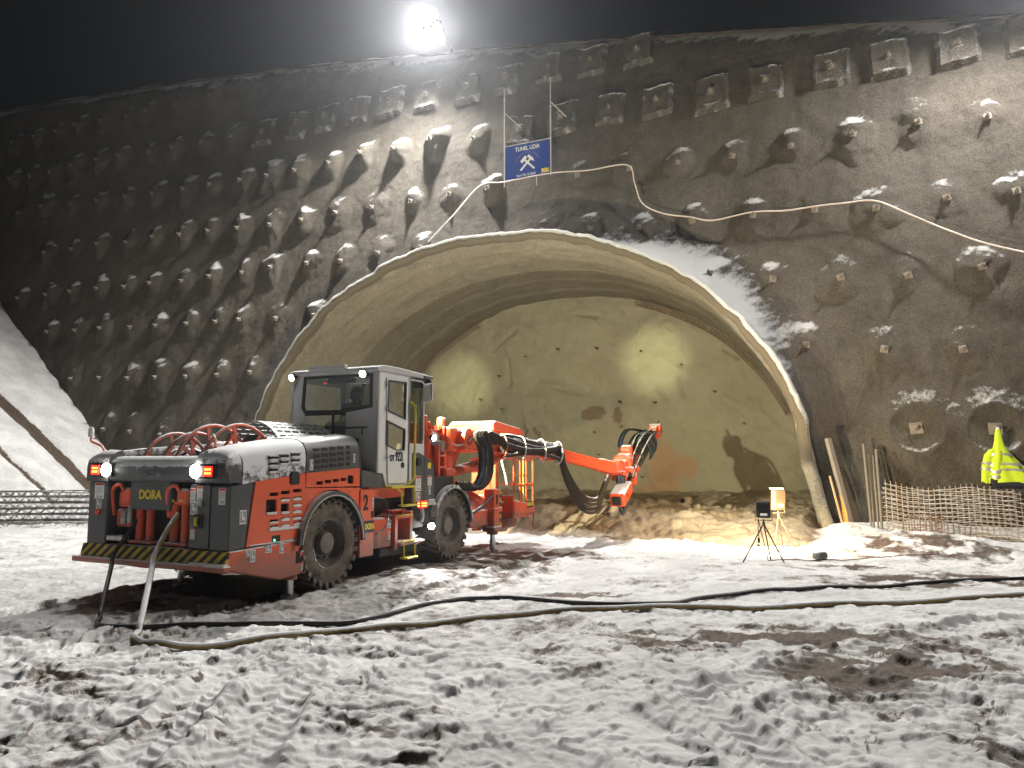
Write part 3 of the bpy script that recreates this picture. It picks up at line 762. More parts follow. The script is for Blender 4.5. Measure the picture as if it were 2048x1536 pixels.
# projecting strips of reinforcing mesh round the heading
def mesh_strip(a0, a1, off0, off1, inset):
    b = B(); n = int(abs(a1 - a0) * 8 / .1)
    for j in range(4):
        o_ = off0 + (off1 - off0) * j / 3
        a = np.linspace(a0, a1, n); P = arc_pt(a, np.full(n, inset + .05 * j) + .04 * (fbm(a * 9, a * 0 + j, 351, 2) - .5), np.full(n, o_)) - T0
        b.tube([tuple(p) for p in P], .013, 4)
    for i in range(0, n, 1):
        a = np.full(4, a0 + (a1 - a0) * i / (n - 1)); o_ = np.linspace(off0, off1, 4)
        P = arc_pt(a, inset + .05 * np.arange(4), o_) - T0
        b.tube([tuple(p) for p in P], .013, 4)
    return b.build('mesh_strip', MAT['rust_bare'], tunnel)
mesh_strip(2.05, 2.62, 6.9, 7.35, .40); mesh_strip(.62, 1.22, 7.0, 7.35, .42); mesh_strip(.40, .62, 7.0, 7.35, .42)

# ------------------------------------------------------------------ floodlights on masts along the crest
def flood_mast(loc, aim, foot, label, watts, cone, blend, colr):
    root = empty('floodlight_mast', foot); tag(root, label, 'floodlight', 'floodlights on the wall crest')
    f = Vector(foot); l = Vector(loc) - f; d = (Vector(aim) - Vector(loc)).normalized()
    rot = d.to_track_quat('-Z', 'Y').to_matrix().to_4x4()
    b = B(); b.tube([(0, 0, -.3), (0, 0, l.z + .25)], [.07, .05], 10)
    b.tube([(0, 0, l.z + .1), tuple(l - d * .3)], .035, 8); b.build('mast', MAT['galvanised'], root, smooth=40)
    M = Matrix.Translation(l) @ rot
    for i in (-1, 1):
        for j in (-1, 1):
            b = B(); b.box((0, 0, .07), (.36, .36, .12), .02)
            for q in range(6): b.box((-.14 + .056 * q, 0, .16), (.012, .3, .07))
            h = b.build('lamp_head', MAT['graphite'], root); h.matrix_basis = M @ Matrix.Translation((i * .2, j * .2, 0))
            b = B(); b.lathe([(0, -.001), (.155, -.001), (.16, .008)], axis='z', n=20); b.build('lens', MAT['led_white'], h)
    ld = bpy.data.lights.new('flood', 'SPOT'); ld.energy = watts; ld.spot_size = R(cone); ld.spot_blend = blend; ld.shadow_soft_size = .3; ld.color = colr
    lo = bpy.data.objects.new('flood', ld); col.objects.link(lo); lo.parent = root; lo.matrix_basis = M @ Matrix.Translation((0, 0, -.06))
    return root
flood_mast((-2.81, 24.13, 16.6), (-12, 12, 2), wpt(-13.4, 16.5, -.3), 'lit floodlight on a mast above the anchor pads on the wall crest', 27000, 150, .75, (1, .96, .90))
flood_mast((12.5, 15.75, 13.6), (3.0, 9.5, 0), wpt(5.3, 12.6, -.3), 'lit floodlight on a mast at the low end of the wall crest', 7600, 165, .6, (1, .95, .88))
# ------------------------------------------------------------------ flat cut sheets and lettering
from mathutils.geometry import tessellate_polygon
def sheet(b, outer, holes, axis, d0, d1):
    """flat sheet with openings, extruded along an axis"""
    def P(p, d): return {'x': (d, p[0], p[1]), 'y': (p[0], d, p[1]), 'z': (p[0], p[1], d)}[axis]
    loops = [outer] + list(holes)
    tris = tessellate_polygon([[Vector((p[0], p[1], 0)) for p in l] for l in loops])
    flat = [p for l in loops for p in l]
    va = [b.bm.verts.new(P(p, d0)) for p in flat]; vb = [b.bm.verts.new(P(p, d1)) for p in flat]
    for t in tris:
        try: b.bm.faces.new([va[i] for i in t]); b.bm.faces.new([vb[i] for i in reversed(t)])
        except ValueError: pass
    i0 = 0
    for l in loops:
        n = len(l)
        for i in range(n):
            j = (i + 1) % n
            b.bm.faces.new((va[i0 + i], va[i0 + j], vb[i0 + j], vb[i0 + i]))
        i0 += n
    return b
def rrect(x0, x1, z0, z1, r=.02, shear=0.0):
    out = []
    for cx, cz, a0 in ((x1 - r, z1 - r, 0), (x0 + r, z1 - r, 90), (x0 + r, z0 + r, 180), (x1 - r, z0 + r, 270)):
        for k in range(4):
            a = R(a0 + 30 * k); x = cx + r * math.cos(a); z = cz + r * math.sin(a); out.append((x + shear * (z - z0), z))
    return out
def lettering(txt, size, mat, parent, M, name='lettering', sx=1.0, thick=.003, bold=0.0, align='CENTER'):
    cu = bpy.data.curves.new('t', 'FONT'); cu.body = txt; cu.size = size; cu.extrude = thick; cu.align_x = align; cu.align_y = 'CENTER'; cu.offset = bold
    ob = bpy.data.objects.new('t', cu); col.objects.link(ob)
    me = bpy.data.meshes.new_from_object(ob); bpy.data.objects.remove(ob); bpy.data.curves.remove(cu)
    me.transform(Matrix.Diagonal((sx, 1, 1, 1)))
    me.name = name
    o = link(name, me, mat, parent); o.matrix_basis = M; return o
# lettering frames inside the rig: reads from outside on the right side / on the rear
RSIDE = Matrix(((1, 0, 0), (0, 0, -1), (0, 1, 0))).to_4x4()      # text x -> +x, text y -> +z, faces -y
RREAR = Matrix(((0, 0, -1), (-1, 0, 0), (0, 1, 0))).to_4x4()     # text x -> -y, text y -> +z, faces -x
def T(x, y, z): return Matrix.Translation((x, y, z))

# ------------------------------------------------------------------ the drilling rig
rig = empty('drilling_rig', (RIG0[0], RIG0[1], 0), R(90) - TH)
tag(rig, 'orange and graphite two-boom tunnel drilling rig with grey cab, working at the portal', 'drilling rig')
O, G = MAT['orange'], MAT['graphite']

# chassis
b = B(); b.b2(.9, 6.1, .55, 1.85, .5, .98, .03); b.b2(2.4, 4.5, .3, 2.1, .62, 1.2, .04); b.b2(.3, 1.4, .35, 2.1, .5, 1.4, .03)
b.cyl((1.75, .3, .59), (1.75, 2.1, .59), .14); b.cyl((4.92, .3, .59), (4.92, 2.1, .59), .14)
b.build('chassis', MAT['black'], rig)
b = B(); b.b2(4.4, 6.2, .45, 1.95, .9, 1.25, .03); b.b2(2.3, 3.6, .06, 2.3, 1.12, 1.3, .02); b.build('deck_frame', MAT['orange_worn'], rig)

# wheels
def wheel(x, y, side):
    root = empty('wheel', (x, y, .59), parent=rig)
    Rr = .59
    b = B()
    prof = [(.315, -.155), (.36, -.175), (.45, -.182), (.52, -.172), (.548, -.145), (.556, -.05), (.558, 0), (.556, .05), (.548, .145), (.52, .172), (.45, .182), (.36, .175), (.315, .155)]
    b.lathe(prof, axis='y', n=48, cap=False)
    n = 26
    for i in range(n):
        for s in (-1, 1):
            a = 2 * math.pi * (i + (.5 if s > 0 else 0)) / n
            m = Matrix.Rotation(-a, 4, 'Y') @ Matrix.Translation((.567, s * .095, 0)) @ Matrix.Rotation(s * R(24), 4, 'X')
            bm = bmesh.new(); bmesh.ops.create_cube(bm, size=1); bmesh.ops.scale(bm, vec=(.05, .18, .066), verts=bm.verts); bm.transform(m); b._add(bm)
            m = Matrix.Rotation(-a, 4, 'Y') @ Matrix.Translation((.527, s * .172, 0)) @ Matrix.Rotation(s * R(20), 4, 'Z')
            bm = bmesh.new(); bmesh.ops.create_cube(bm, size=1); bmesh.ops.scale(bm, vec=(.085, .03, .06), verts=bm.verts); bm.transform(m); b._add(bm)
    b.build('tyre', MAT['tyre'], root, smooth=35)
    b = B()
    s = -1 if side > 0 else 1     # outer face direction along y
    b.lathe([(.318, s * .165), (.335, s * .172), (.335, s * .150), (.30, s * .14), (.285, s * .05), (.265, s * .02), (.23, s * .02), (.16, s * .03), (.15, s * .1), (.135, s * .125), (.0, s * .128)], axis='y', n=36, cap=False)
    for k in range(10):
        a = 2 * math.pi * k / 10; b.lathe([(.0, s * .06), (.016, s * .058), (.016, s * .02)], c=(.2 * math.cos(a), 0, .2 * math.sin(a)), axis='y', n=6)
    b.build('rim', G, root, smooth=35)
    return root
for x in (1.75, 4.92):
    wheel(x, .17, 1); wheel(x, 2.23, -1)

# mud guards
def arc_band(b, cx, cz, r0, r1, a0, a1, y0, y1, n=20):
    pts = [(cx + r1 * math.cos(R(a0 + (a1 - a0) * k / n)), cz + r1 * math.sin(R(a0 + (a1 - a0) * k / n))) for k in range(n + 1)]
    pin = [(cx + r0 * math.cos(R(a0 + (a1 - a0) * k / n)), cz + r0 * math.sin(R(a0 + (a1 - a0) * k / n))) for k in range(n + 1)]
    for k in range(n):
        q = [pts[k], pts[k + 1], pin[k + 1], pin[k]]
        v = [b.bm.verts.new((p[0], y, p[1])) for y in (y0, y1) for p in q]
        for f in ((0, 1, 2, 3), (7, 6, 5, 4), (0, 4, 5, 1), (1, 5, 6, 2), (2, 6, 7, 3), (3, 7, 4, 0)): b.bm.faces.new([v[i] for i in f])
    bmesh.ops.remove_doubles(b.bm, verts=b.bm.verts, dist=.0005)
for y0, y1 in ((-.07, .34), (2.06, 2.47)):
    b = B(); arc_band(b, 1.75, .6, .625, .672, -2, 178, y0, y1); f1 = b.build('mudguard', MAT['graphite_dust'], rig, smooth=40)
    b = B(); arc_band(b, 1.75, .6, .61, .626, 0, 176, y0 - .012, y0 + .012); b.build('edge_trim', MAT['galvanised'], f1)
    b = B(); arc_band(b, 4.92, .6, .625, .672, 0, 165, y0, y1); f2 = b.build('mudguard', MAT['graphite_snow'], rig, smooth=40)
    b = B(); arc_band(b, 4.92, .6, .612, .626, 2, 163, y0 - .012, y0 + .012); b.build('edge_trim', MAT['galvanised'], f2)

# rear: bumper beam, hazard strip, lower skirt
b = B(); b.poly([(0, .47), (.08, .43), (.83, .24), (1.26, .27), (1.26, .69), (0, .655)], 'y', 0, .12, .012); b.poly([(0, .47), (.08, .43), (.83, .24), (1.26, .27), (1.26, .69), (0, .655)], 'y', 2.3, 2.42, .012)
b.b2(.0, .12, .12, 2.3, .45, .655, .01); b.b2(-.10, .02, -.04, 2.52, .435, .505, .012)
bump = b.build('rear_bumper', MAT['orange_snow'], rig)
b = B(); b.poly([(-.06, .51), (-.015, .51), (.012, .655), (-.02, .655)], 'y', -.02, 2.42); b.build('hazard_strip', MAT['hazard'], bump)
b = B(); b.b2(-.09, -.01, -.03, .52, .505, .53, .01); b.build('snow_ledge', MAT['white'], bump)
b = B(); b.b2(1.1, 1.17, -.004, .02, .40, .55, .0); b.build('towing_slot', MAT['dark_inside'], bump)

# rear wall: side columns, recessed middle with hose fairleads
b = B(); b.poly([(0, .66), (.25, .68), (.36, 1.41), (0, 1.385)], 'y', 0, .30, .012); b.b2(0.0, .3, .30, .63, .67, 1.40, .012); colr = b.build('rear_cabinet', G, rig)
b = B(); b.b2(.0, .9, 2.05, 2.40, .62, 1.42, .015); b.build('rear_cabinet', G, rig)
b = B(); b.b2(-.008, .004, .295, .302, .7, 1.38); b.build('panel_gap', MAT['seal'], colr)
b = B(); b.b2(.22, .4, .63, 2.05, .62, 1.45); b.build('rear_recess', MAT['dark_inside'], rig)
b = B(); b.b2(.06, .22, 1.02, 1.72, 1.08, 1.44, .015); dp = b.build('centre_panel', G, rig)
lettering('DORA', .15, MAT['sign_yellow'], dp, T(.054, 1.36, 1.26) @ RREAR, sx=.9, bold=.006)
for yc in (.93, 1.52):
    b = B()
    for dy in (-.09, .09):
        b.lathe([(.0, .70), (.045, .70), (.05, .72), (.05, 1.13), (.045, 1.15), (0, 1.15)], c=(.14, yc + dy, 0), axis='z', n=12)
    b.box((.16, yc, 1.17), (.1, .34, .035), .006); b.box((.14, yc, .69), (.16, .4, .03), .006)
    f = b.build('hose_fairlead', MAT['orange_worn'], rig, smooth=40)
    for dy in (.1, -.06):
        b = B(); b.box((.09, yc + dy, 1.2), (.012, .07, .025)); b.build('yellow_mark', MAT['yellow'], f)
for yc in (.93, 1.9):
    b = B(); b.tube(spline([(.1, yc + .14, 1.0), (.06, yc + .14, 1.3), (.06, yc + .02, 1.38), (.1, yc - .02, 1.3)], 5), .022, 8); b.box((.15, yc - .06, 1.24), (.12, .2, .2), .03)
    b.build('hose_guide', MAT['orange_snow'], rig, smooth=40)
b = B(); b.b2(.1, .3, 1.72, 2.02, .86, 1.08, .03); b.b2(.1, .24, 1.76, 1.98, 1.1, 1.3, .02); b.build('valve_block', MAT['orange_worn'], rig)
b = B(); b.lathe([(0, 0), (.05, 0), (.05, .16), (0, .16)], c=(.1, 1.84, .9), axis='z', n=12); b.lathe([(0, 0), (.035, 0), (.035, .2), (0, .2)], c=(.08, 1.72, .92), axis='z', n=10); b.box((.06, 1.9, .73), (.1, .3, .07), .01); b.build('filter_bowls', MAT['steel'], rig, smooth=40)
b = B(); b.box((-.012, .47, .98), (.03, .13, .16), .01); b.lathe([(0, -.05), (.045, -.045), (.05, -.01)], c=(0, .47, .98), axis='x', n=14); b.build('main_switch', MAT['black'], colr)
b = B(); b.box((-.05, .46, .98), (.05, .03, .1), .008); b.build('switch_handle', MAT['yellow'], colr)
b = B(); b.box((-.01, .45, 1.19), (.03, .075, .08), .01); b.build('rear_camera', MAT['steel'], colr)

# stickers
def sticker(parent, x, y, z, w, h, where, mark='pict'):
    b = B(); M = T(x, y, z) @ (RSIDE if where == 's' else RREAR)
    s = b.box((0, 0, 0), (w, h, .003)); o = s.build('sticker', MAT['white'], parent); o.matrix_basis = M
    b = B()
    if mark == 'warn':
        b.box((0, h * .40, .002), (w * .9, h * .14, .003)); m_ = MAT['warn_red']
    else:
        b.box((0, 0, .002), (w * .78, h * .8, .003)); m_ = MAT['decal_grey']
    b.build('sticker_band', m_, o)
    b = B()
    if mark == 'warn':
        for q in range(5): b.box((0, h * (.22 - .09 * q), .0025), (w * .75, h * .025, .003))
        b.poly([(-w * .3, -h * .4), (0, -h * .4), (-w * .15, -h * .22)], 'z', .001, .004); b.poly([(w * .05, -h * .4), (w * .35, -h * .4), (w * .2, -h * .22)], 'z', .001, .004)
        b.build('sticker_text', MAT['decal_grey'], o)
    else:
        b.box((-w * .12, h * .05, .0035), (w * .2, h * .5, .003)); b.box((w * .14, -h * .1, .0035), (w * .22, h * .28, .003)); b.lathe([(0, .005), (w * .1, .004)], c=(-w * .1, h * .28, 0), axis='z', n=10)
        b.build('sticker_text', MAT['white'], o)
    return o
sticker(colr, -.003, .63 - .05, 1.27, .08, .17, 'r', 'warn'); sticker(colr, -.003, .47, 1.30, .09, .16, 'r', 'warn'); sticker(colr, -.003, .55, 1.13, .11, .15, 'r'); sticker(colr, -.003, .12, 1.27, .1, .19, 'r', 'warn')
sticker(colr, .2, -.003, 1.03, .1, .16, 's'); sticker(colr, -.003, .56, .84, .07, .13, 'r', 'warn')
lcab = [o for o in rig.children if o.name.startswith('rear_cabinet')][-1]
sticker(lcab, -.003, 2.2, 1.3, .17, .2, 'r', 'warn'); sticker(lcab, -.003, 2.2, 1.15, .1, .14, 'r')
b = B(); b.lathe([(0, -.03), (.04, -.028), (.045, 0)], c=(0, 2.2, 1.04), axis='x', n=14); b.build('emergency_button', MAT['warn_red'], lcab)

# rear hood over the reels
def loft(b, secs):
    rings = [[b.bm.verts.new(p) for p in s] for s in secs]
    n = len(rings[0])
    for A, C in zip(rings[:-1], rings[1:]):
        for k in range(n): b.bm.faces.new((A[k], A[(k + 1) % n], C[(k + 1) % n], C[k]))
    b.bm.faces.new(rings[0][::-1]); b.bm.faces.new(rings[-1]); return b
b = B(); b.poly([(.02, 1.42), (-.02, 1.46), (-.025, 1.60), (.01, 1.68), (.08, 1.72), (.2, 1.73), (.2, 1.42)], 'y', .52, 2.02, .008); rh = b.build('rear_hood', MAT['graphite_frost'], rig, smooth=30)
lettering('SANDVIK', .085, MAT['decal_grey'], rh, T(-.028, 1.28, 1.505) @ RREAR, sx=1.15, thick=.004)
b = B(); b.box((-.03, 1.28, 1.575), (.02, .16, .02), .005); b.build('hood_handle', MAT['graphite_dust'], rh)
def corner(y0, y1, mir):
    secs = []
    for x, sc_, zt in ((-.03, .90, 1.72), (.0, .97, 1.76), (.1, 1, 1.80), (.16, 1, 1.815)):
        p = [(0, 1.42), (0, 1.60), (.03, 1.71), (.10, zt - .02), (.22, zt), (.52, zt - .01), (.52, 1.42)]
        secs.append([(x, (y0 + q[0] if not mir else y1 - q[0] * ((y1 - y0) / .52)), q[1] if q[1] < 1.5 else 1.42 + (q[1] - 1.42) * sc_) for q in p])
    b = B(); loft(b, secs); return b.build('corner_hood', MAT['graphite_frost'], rig, smooth=40)
ch_r = corner(0, .52, False); ch_l = corner(2.02, 2.42, True)

# tail lamps
def tail(parent, y_red, y_white, z):
    b = B(); b.b2(-.05, .03, min(y_red, y_white) - .11, max(y_red, y_white) + .11, z - .085, z + .085, .02); h = b.build('lamp_housing', MAT['black'], parent)
    b = B(); b.box((-.058, y_red, z), (.02, .15, .125), .015); rl = b.build('tail_lamp', MAT['warn_red'], h)
    b = B()
    for i in (-1, 0, 1):
        for j in (-.5, .5): b.box((-.07, y_red + i * .035, z + j * .045), (.006, .022, .022), .004)
    b.build('led', MAT['led_amber'], rl)
    b = B()
    b.box((-.0685, y_red, z), (.002, .135, .11)); b.build('lens', MAT['led_red'], rl)
    b = B(); b.lathe([(0, -.07), (.075, -.066), (.083, -.045)], c=(0, y_white, z), axis='x', n=20); b.build('reversing_lamp', MAT['led_white'], h, smooth=40)
    ld = bpy.data.lights.new('reversing_glow', 'SPOT'); ld.energy = 45; ld.spot_size = R(150); ld.spot_blend = .8; ld.shadow_soft_size = .06; ld.color = (1, .97, .9)
    lo = bpy.data.objects.new('reversing_glow', ld); col.objects.link(lo); lo.parent = h
    lo.matrix_basis = T(-.12, y_white, z) @ Vector((-1, 0, -.25)).to_track_quat('-Z', 'Y').to_matrix().to_4x4()
tail(ch_r, .29, .50, 1.55); tail(ch_l, 2.22, 2.03, 1.56)

# engine hoods and side panels, right
def hood(name, x0, x1, za, zb, depth, mat, mir=False, zlow=(1.40, 1.52)):
    secs = []
    for k in range(7):
        f = k / 6; x = x0 + (x1 - x0) * f; zt = za + (zb - za) * (f ** .8); zl = zlow[0] + (zlow[1] - zlow[0]) * f
        e = .97 if k in (0, 6) else 1
        p = [(0, zl), (-.005, zl + (zt - zl) * .45), (.015, zl + (zt - zl) * .68), (.06, zl + (zt - zl) * .86 * e), (.14, zl + (zt - zl) * .96 * e), (.27, zt * (1 if e == 1 else .995)), (depth, zt * (1 if e == 1 else .995)), (depth, zl)]
        secs.append([(x, (2.42 - q[0] if mir else q[0]), q[1]) for q in p])
    b = B(); loft(b, secs); return b.build(name, mat, rig, smooth=45)
h1 = hood('engine_hood', .18, 1.225, 1.80, 1.965, .58, MAT['graphite_snow'])
h2 = hood('engine_hood', 1.245, 2.33, 1.975, 2.055, .60, MAT['graphite'], zlow=(1.52, 1.56))
h3 = hood('engine_hood', .18, 2.3, 1.80, 1.95, .40, MAT['graphite_snow'], True)
b = B(); b.b2(.4, 2.4, .55, 2.1, 1.35, 1.48); b.build('reel_deck', MAT['black'], rig)
def vent(parent, x, z, w=.14, h=.045, lip=True, mat=None, snow=False, y=-.004, shear=.1):
    b = B(); b.poly([(x - w / 2, z - h / 2), (x + w / 2, z - h / 2), (x + w / 2 + shear * h, z + h / 2), (x - w / 2 + shear * h, z + h / 2)], 'y', y, y + .02)
    o = b.build('vent_slot', MAT['dark_inside'], parent)
    if lip:
        b = B(); b.poly([(x - w / 2 - .008, z + h / 2), (x + w / 2 + .008, z + h / 2), (x + w / 2 + .008, z + h / 2 + .012), (x - w / 2 - .008, z + h / 2 + .012)], 'y', y - .02, y + .02); b.build('louver_lip', mat or G, o)
    if snow:
        b = B(); b.poly([(x - w / 2, z - h / 2 - .006), (x - w * .1, z - h / 2 - .012), (x + w / 2, z - h / 2 - .004), (x + w / 2, z - h / 2 + snow * h), (x, z - h / 2 + snow * h * 1.25), (x - w / 2, z - h / 2 + snow * h * .8)], 'y', y - .014, y + .01, .003); b.build('snow_ledge', MAT['white'], o)
for j, zz in enumerate((1.70, 1.63, 1.555)):
    for i, xx in enumerate((.65, .83, 1.03)):
        if j == 2 and i: continue
        vent(h1, xx, zz + .02 * i, .15, .042, True, MAT['graphite_snow'], .3, -.012)
b = B(); b.poly([(.94, 1.38), (1.10, 1.38), (1.10, 1.5), (1.07, 1.54), (.97, 1.54), (.94, 1.5)], 'y', -.035, .05, .01); b.build('exhaust_scoop', MAT['black'], h1)
for j in range(4):
    for i in range(5):
        vent(h2, 1.43 + .165 * i, 1.585 + .075 * j + .012 * i, .125 if i < 4 else .07, .045, False, y=-.010 if j < 3 else .006)
sticker(h2, 1.33, -.010, 1.62, .07, .13, 's'); sticker(h2, 2.21, -.010, 1.71, .05, .12, 's')
# orange door panel with its openings
slots = []
for (x, z) in ((.67, 1.27), (.86, 1.285), (1.07, 1.30), (.86, 1.20), (1.075, 1.205), (1.075, 1.125), (1.08, 1.045), (1.08, .965), (.87, .965), (.68, .95), (.69, .88), (.88, .885), (1.09, .895)):
    slots.append((x, z, .15, .042))
holes_ = [[(x - w / 2, z - h / 2), (x + w / 2, z - h / 2), (x + w / 2 + .012, z + h / 2), (x - w / 2 + .012, z + h / 2)] for x, z, w, h in slots]
holes_ += [rrect(.545, .725, 1.045, 1.21, .02), rrect(.795, .935, 1.04, 1.15, .02)]
b = B(); sheet(b, [(.37, 1.425), (1.215, 1.515), (1.265, .725), (.255, .685)], holes_, 'y', -.012, .02); side1 = b.build('side_door', O, rig)
b = B(); b.b2(.3, 1.22, .05, .5, .7, 1.42); b.build('engine_bay', MAT['dark_inside'], side1)
rn = random.Random(5)
for (x, z, w, h) in slots:
    if z > 1.26: continue
    b = B(); f = rn.uniform(.35, .75); b.poly([(x - w / 2, z - h / 2 - .004), (x + w / 2, z - h / 2 - .004), (x + w / 2, z - h / 2 + h * f), (x, z - h / 2 + h * f * 1.2), (x - w / 2, z - h / 2 + h * f * .6)], 'y', -.024, .01, .003); b.build('snow_ledge', MAT['white'], side1)
for (x0, x1, z) in ((.55, .72, 1.04), (.80, .93, 1.035), (.60, 1.17, .845)):
    b = B(); b.b2(x0, x1, -.03, .01, z - .01, z + .02, .006); b.build('snow_ledge', MAT['white'], side1)
b = B(); b.b2(.66, .80, -.014, .01, .705, .78); iw = b.build('indicator_window', MAT['black'], side1)
b = B(); b.lathe([(0, -.02), (.012, -.018), (.012, -.01)], c=(.70, 0, .725), axis='y', n=10); b.build('green_led', MAT['led_green'], iw)
for (x, z, w, h) in ((.29, .61, .06, .07), (.37, .575, .08, .14), (.62, .63, .1, .09), (.84, .62, .07, .13), (1.21, .6, .04, .14), (1.21, .34, .04, .07)): sticker(bump, x, -.004, z, w, h, 's')
b = B(); b.b2(.3, 1.24, -.015, .06, .688, .705, .004); b.build('snow_ledge', MAT['white'], side1)
# wheel arch panels
arcp = [(1.75 + .69 * math.cos(R(a)), .6 + .69 * math.sin(R(a))) for a in np.linspace(8, 168, 24)]
b = B(); sheet(b, [(1.235, .79), (1.235, 1.325), (2.325, 1.30), (2.44, 1.27), (2.44, .72)] + arcp, [], 'y', -.008, .02); b.build('wheel_arch', O, rig)
sl = [(1.49, 1.385), (1.66, 1.40), (1.82, 1.41), (1.98, 1.42)]
b = B(); sheet(b, [(1.235, 1.335), (1.235, 1.515), (2.34, 1.575), (2.34, 1.32)], [[(x - .065, z - .022), (x + .065, z - .022), (x + .072, z + .022), (x - .058, z + .022)] for x, z in sl] + [rrect(2.075, 2.205, 1.36, 1.475, .015)], 'y', -.014, .02); so = b.build('side_strip', O, rig)
b = B(); b.b2(1.3, 2.3, .04, .3, 1.34, 1.5); b.build('engine_bay', MAT['dark_inside'], so)
b = B(); b.b2(2.35, 2.68, -.03, .32, .33, 1.265, .012); pn = b.build('numbered_panel', O, rig)
lettering('2', .30, MAT['black'], pn, T(2.47, -.034, 1.075) @ RSIDE, sx=.75, bold=.008)
b = B(); b.box((2.555, -.034, .745), (.21, .008, .17), .0); np_ = b.build('name_board', MAT['navy'], pn)
lettering('DORA', .105, MAT['sign_yellow'], np_, T(2.555, -.041, .745) @ RSIDE, sx=.72, bold=.006)
b = B(); b.b2(2.60, 2.66, -.034, 0, .87, .96, .003); b.build('panel_latch', MAT['dark_inside'], pn)
sticker(pn, 2.63, -.033, 1.08, .05, .13, 's')
# tank, battery box, boarding steps
b = B(); b.b2(2.70, 3.2, .02, .55, .40, .83, .05, 2); tank = b.build('oil_tank', MAT['orange_worn'], rig, smooth=30)
sticker(tank, 3.12, .015, .74, .09, .12, 's'); sticker(tank, 3.12, .015, .57, .06, .12, 's')
b = B(); b.b2(3.22, 3.30, -.02, .5, .35, .86, .01); b.b2(3.30, 3.72, .22, .5, .35, .88, .01); b.b2(3.66, 3.74, .0, .3, .40, .9, .01); b.b2(3.26, 3.72, -.02, .3, .80, .84, .008); b.b2(3.30, 3.98, -.08, .3, .40, .445, .012); b.b2(3.35, 3.4, .1, .3, .84, .93, .005); b.b2(3.6, 3.65, .1, .3, .84, .93, .005); b.b2(3.3, 3.7, .1, .15, .9, .93, .005)
st = b.build('boarding_step', MAT['orange_worn'], rig)
b = B(); b.b2(3.33, 3.70, -.085, -.06, .447, .475, .004); b.b2(3.30, 3.70, -.026, -.01, .842, .862, .004); b.build('tread_strip', MAT['yellow'], st)
b = B(); b.b2(3.32, 3.92, -.06, .2, .448, .462, .006); b.build('snow_ledge', MAT['white'], st)
b = B(); b.tube([(3.42, -.05, .40), (3.42, -.06, .2), (3.72, -.06, .2), (3.72, -.05, .40)], .014, 8); b.b2(3.42, 3.72, -.12, .02, .19, .215, .004); lr = b.build('step_rung', MAT['yellow'], st)
b = B(); b.b2(3.0, 3.95, .1, .5, .25, .40, .02); b.build('battery_box', MAT['black'], rig)

# ------------------------------------------------------------------ cab
cab = empty('cab', (2.76, 0, 1.3), parent=rig); CO = Vector((2.76, 0, 1.3))
def cb(): return B()
def cbuild(b, name, mat, smooth=None, parent=None):
    o = b.build(name, mat, parent or cab, smooth)
    if parent is None: o.location = -CO
    return o
CW = 1.62
# rear wall with window
b = B(); sheet(b, [(0, 1.5), (CW - .12, 1.5), (CW + .02, 2.0), (CW + .02, 2.62), (CW - .14, 3.0), (0, 3.0)],
               [[(.13, 2.95), (.12, 2.48), (.56, 2.42), (1.36, 2.43), (1.40, 2.5), (1.38, 2.95)], [(.585, 2.37), (.575, 1.7), (1.34, 1.7), (1.36, 2.37)]], 'x', 2.76, 2.80); cbuild(b, 'rear_wall', MAT['cab_grey'])
b = B(); sheet(b, [(.10, 2.97), (.10, 2.46), (.55, 2.40), (1.38, 2.41), (1.43, 2.49), (1.40, 2.97)], [[(.15, 2.93), (.145, 2.50), (.565, 2.44), (1.35, 2.45), (1.38, 2.51), (1.36, 2.93)]], 'x', 2.745, 2.77); cbuild(b, 'window_seal', MAT['seal'])
b = B(); b.quad((2.757, .13, 2.95), (2.757, .13, 2.48), (2.757, 1.40, 2.44), (2.757, 1.38, 2.95)); cbuild(b, 'rear_window', MAT['glass'])
b = B(); b.quad((2.757, .59, 2.37), (2.757, .58, 1.7), (2.757, 1.34, 1.7), (2.757, 1.36, 2.37)); cbuild(b, 'rear_window', MAT['glass'])
b = B(); b.b2(2.745, 2.76, .80, .83, 1.72, 2.37); b.b2(2.74, 2.76, .58, 1.36, 2.365, 2.415, .004); cbuild(b, 'window_bar', MAT['seal'])
# right side: white frame with door
W1 = [(3.0, 2.875), (3.47, 2.885), (3.46, 2.32), (2.99, 2.42)]; W2 = [(2.985, 2.265), (3.455, 2.155), (3.44, 1.84), (3.24, 1.835), (2.985, 1.905)]
b = B(); sheet(b, [(2.76, 1.5), (2.92, 1.49), (3.0, 1.3), (3.56, 1.3), (3.60, 1.6), (3.62, 3.0), (2.76, 3.0)], [[(2.95, 2.925), (3.53, 2.93), (3.53, 1.33), (3.02, 1.33)]], 'y', 0, .05); cbuild(b, 'side_frame', MAT['cab_white'])
b = B(); sheet(b, [(2.956, 2.919), (3.524, 2.924), (3.524, 1.336), (3.026, 1.336)], [W1, W2], 'y', -.018, .03); dr = cbuild(b, 'cab_door', MAT['cab_white'])
def shrink(p, f): 
    cx_ = sum(q[0] for q in p) / len(p); cz_ = sum(q[1] for q in p) / len(p); return [(cx_ + (q[0] - cx_) * f, cz_ + (q[1] - cz_) * f) for q in p]
for w_ in (W1, W2):
    b = B(); sheet(b, shrink(w_, 1.05), [shrink(w_, .94)], 'y', -.024, -.01); cbuild(b, 'window_seal', MAT['seal'], parent=dr)
    b = B(); f = [b.bm.verts.new((q[0], -.006, q[1])) for q in w_]; b.bm.faces.new(f); cbuild(b, 'door_window', MAT['glass'], parent=dr)
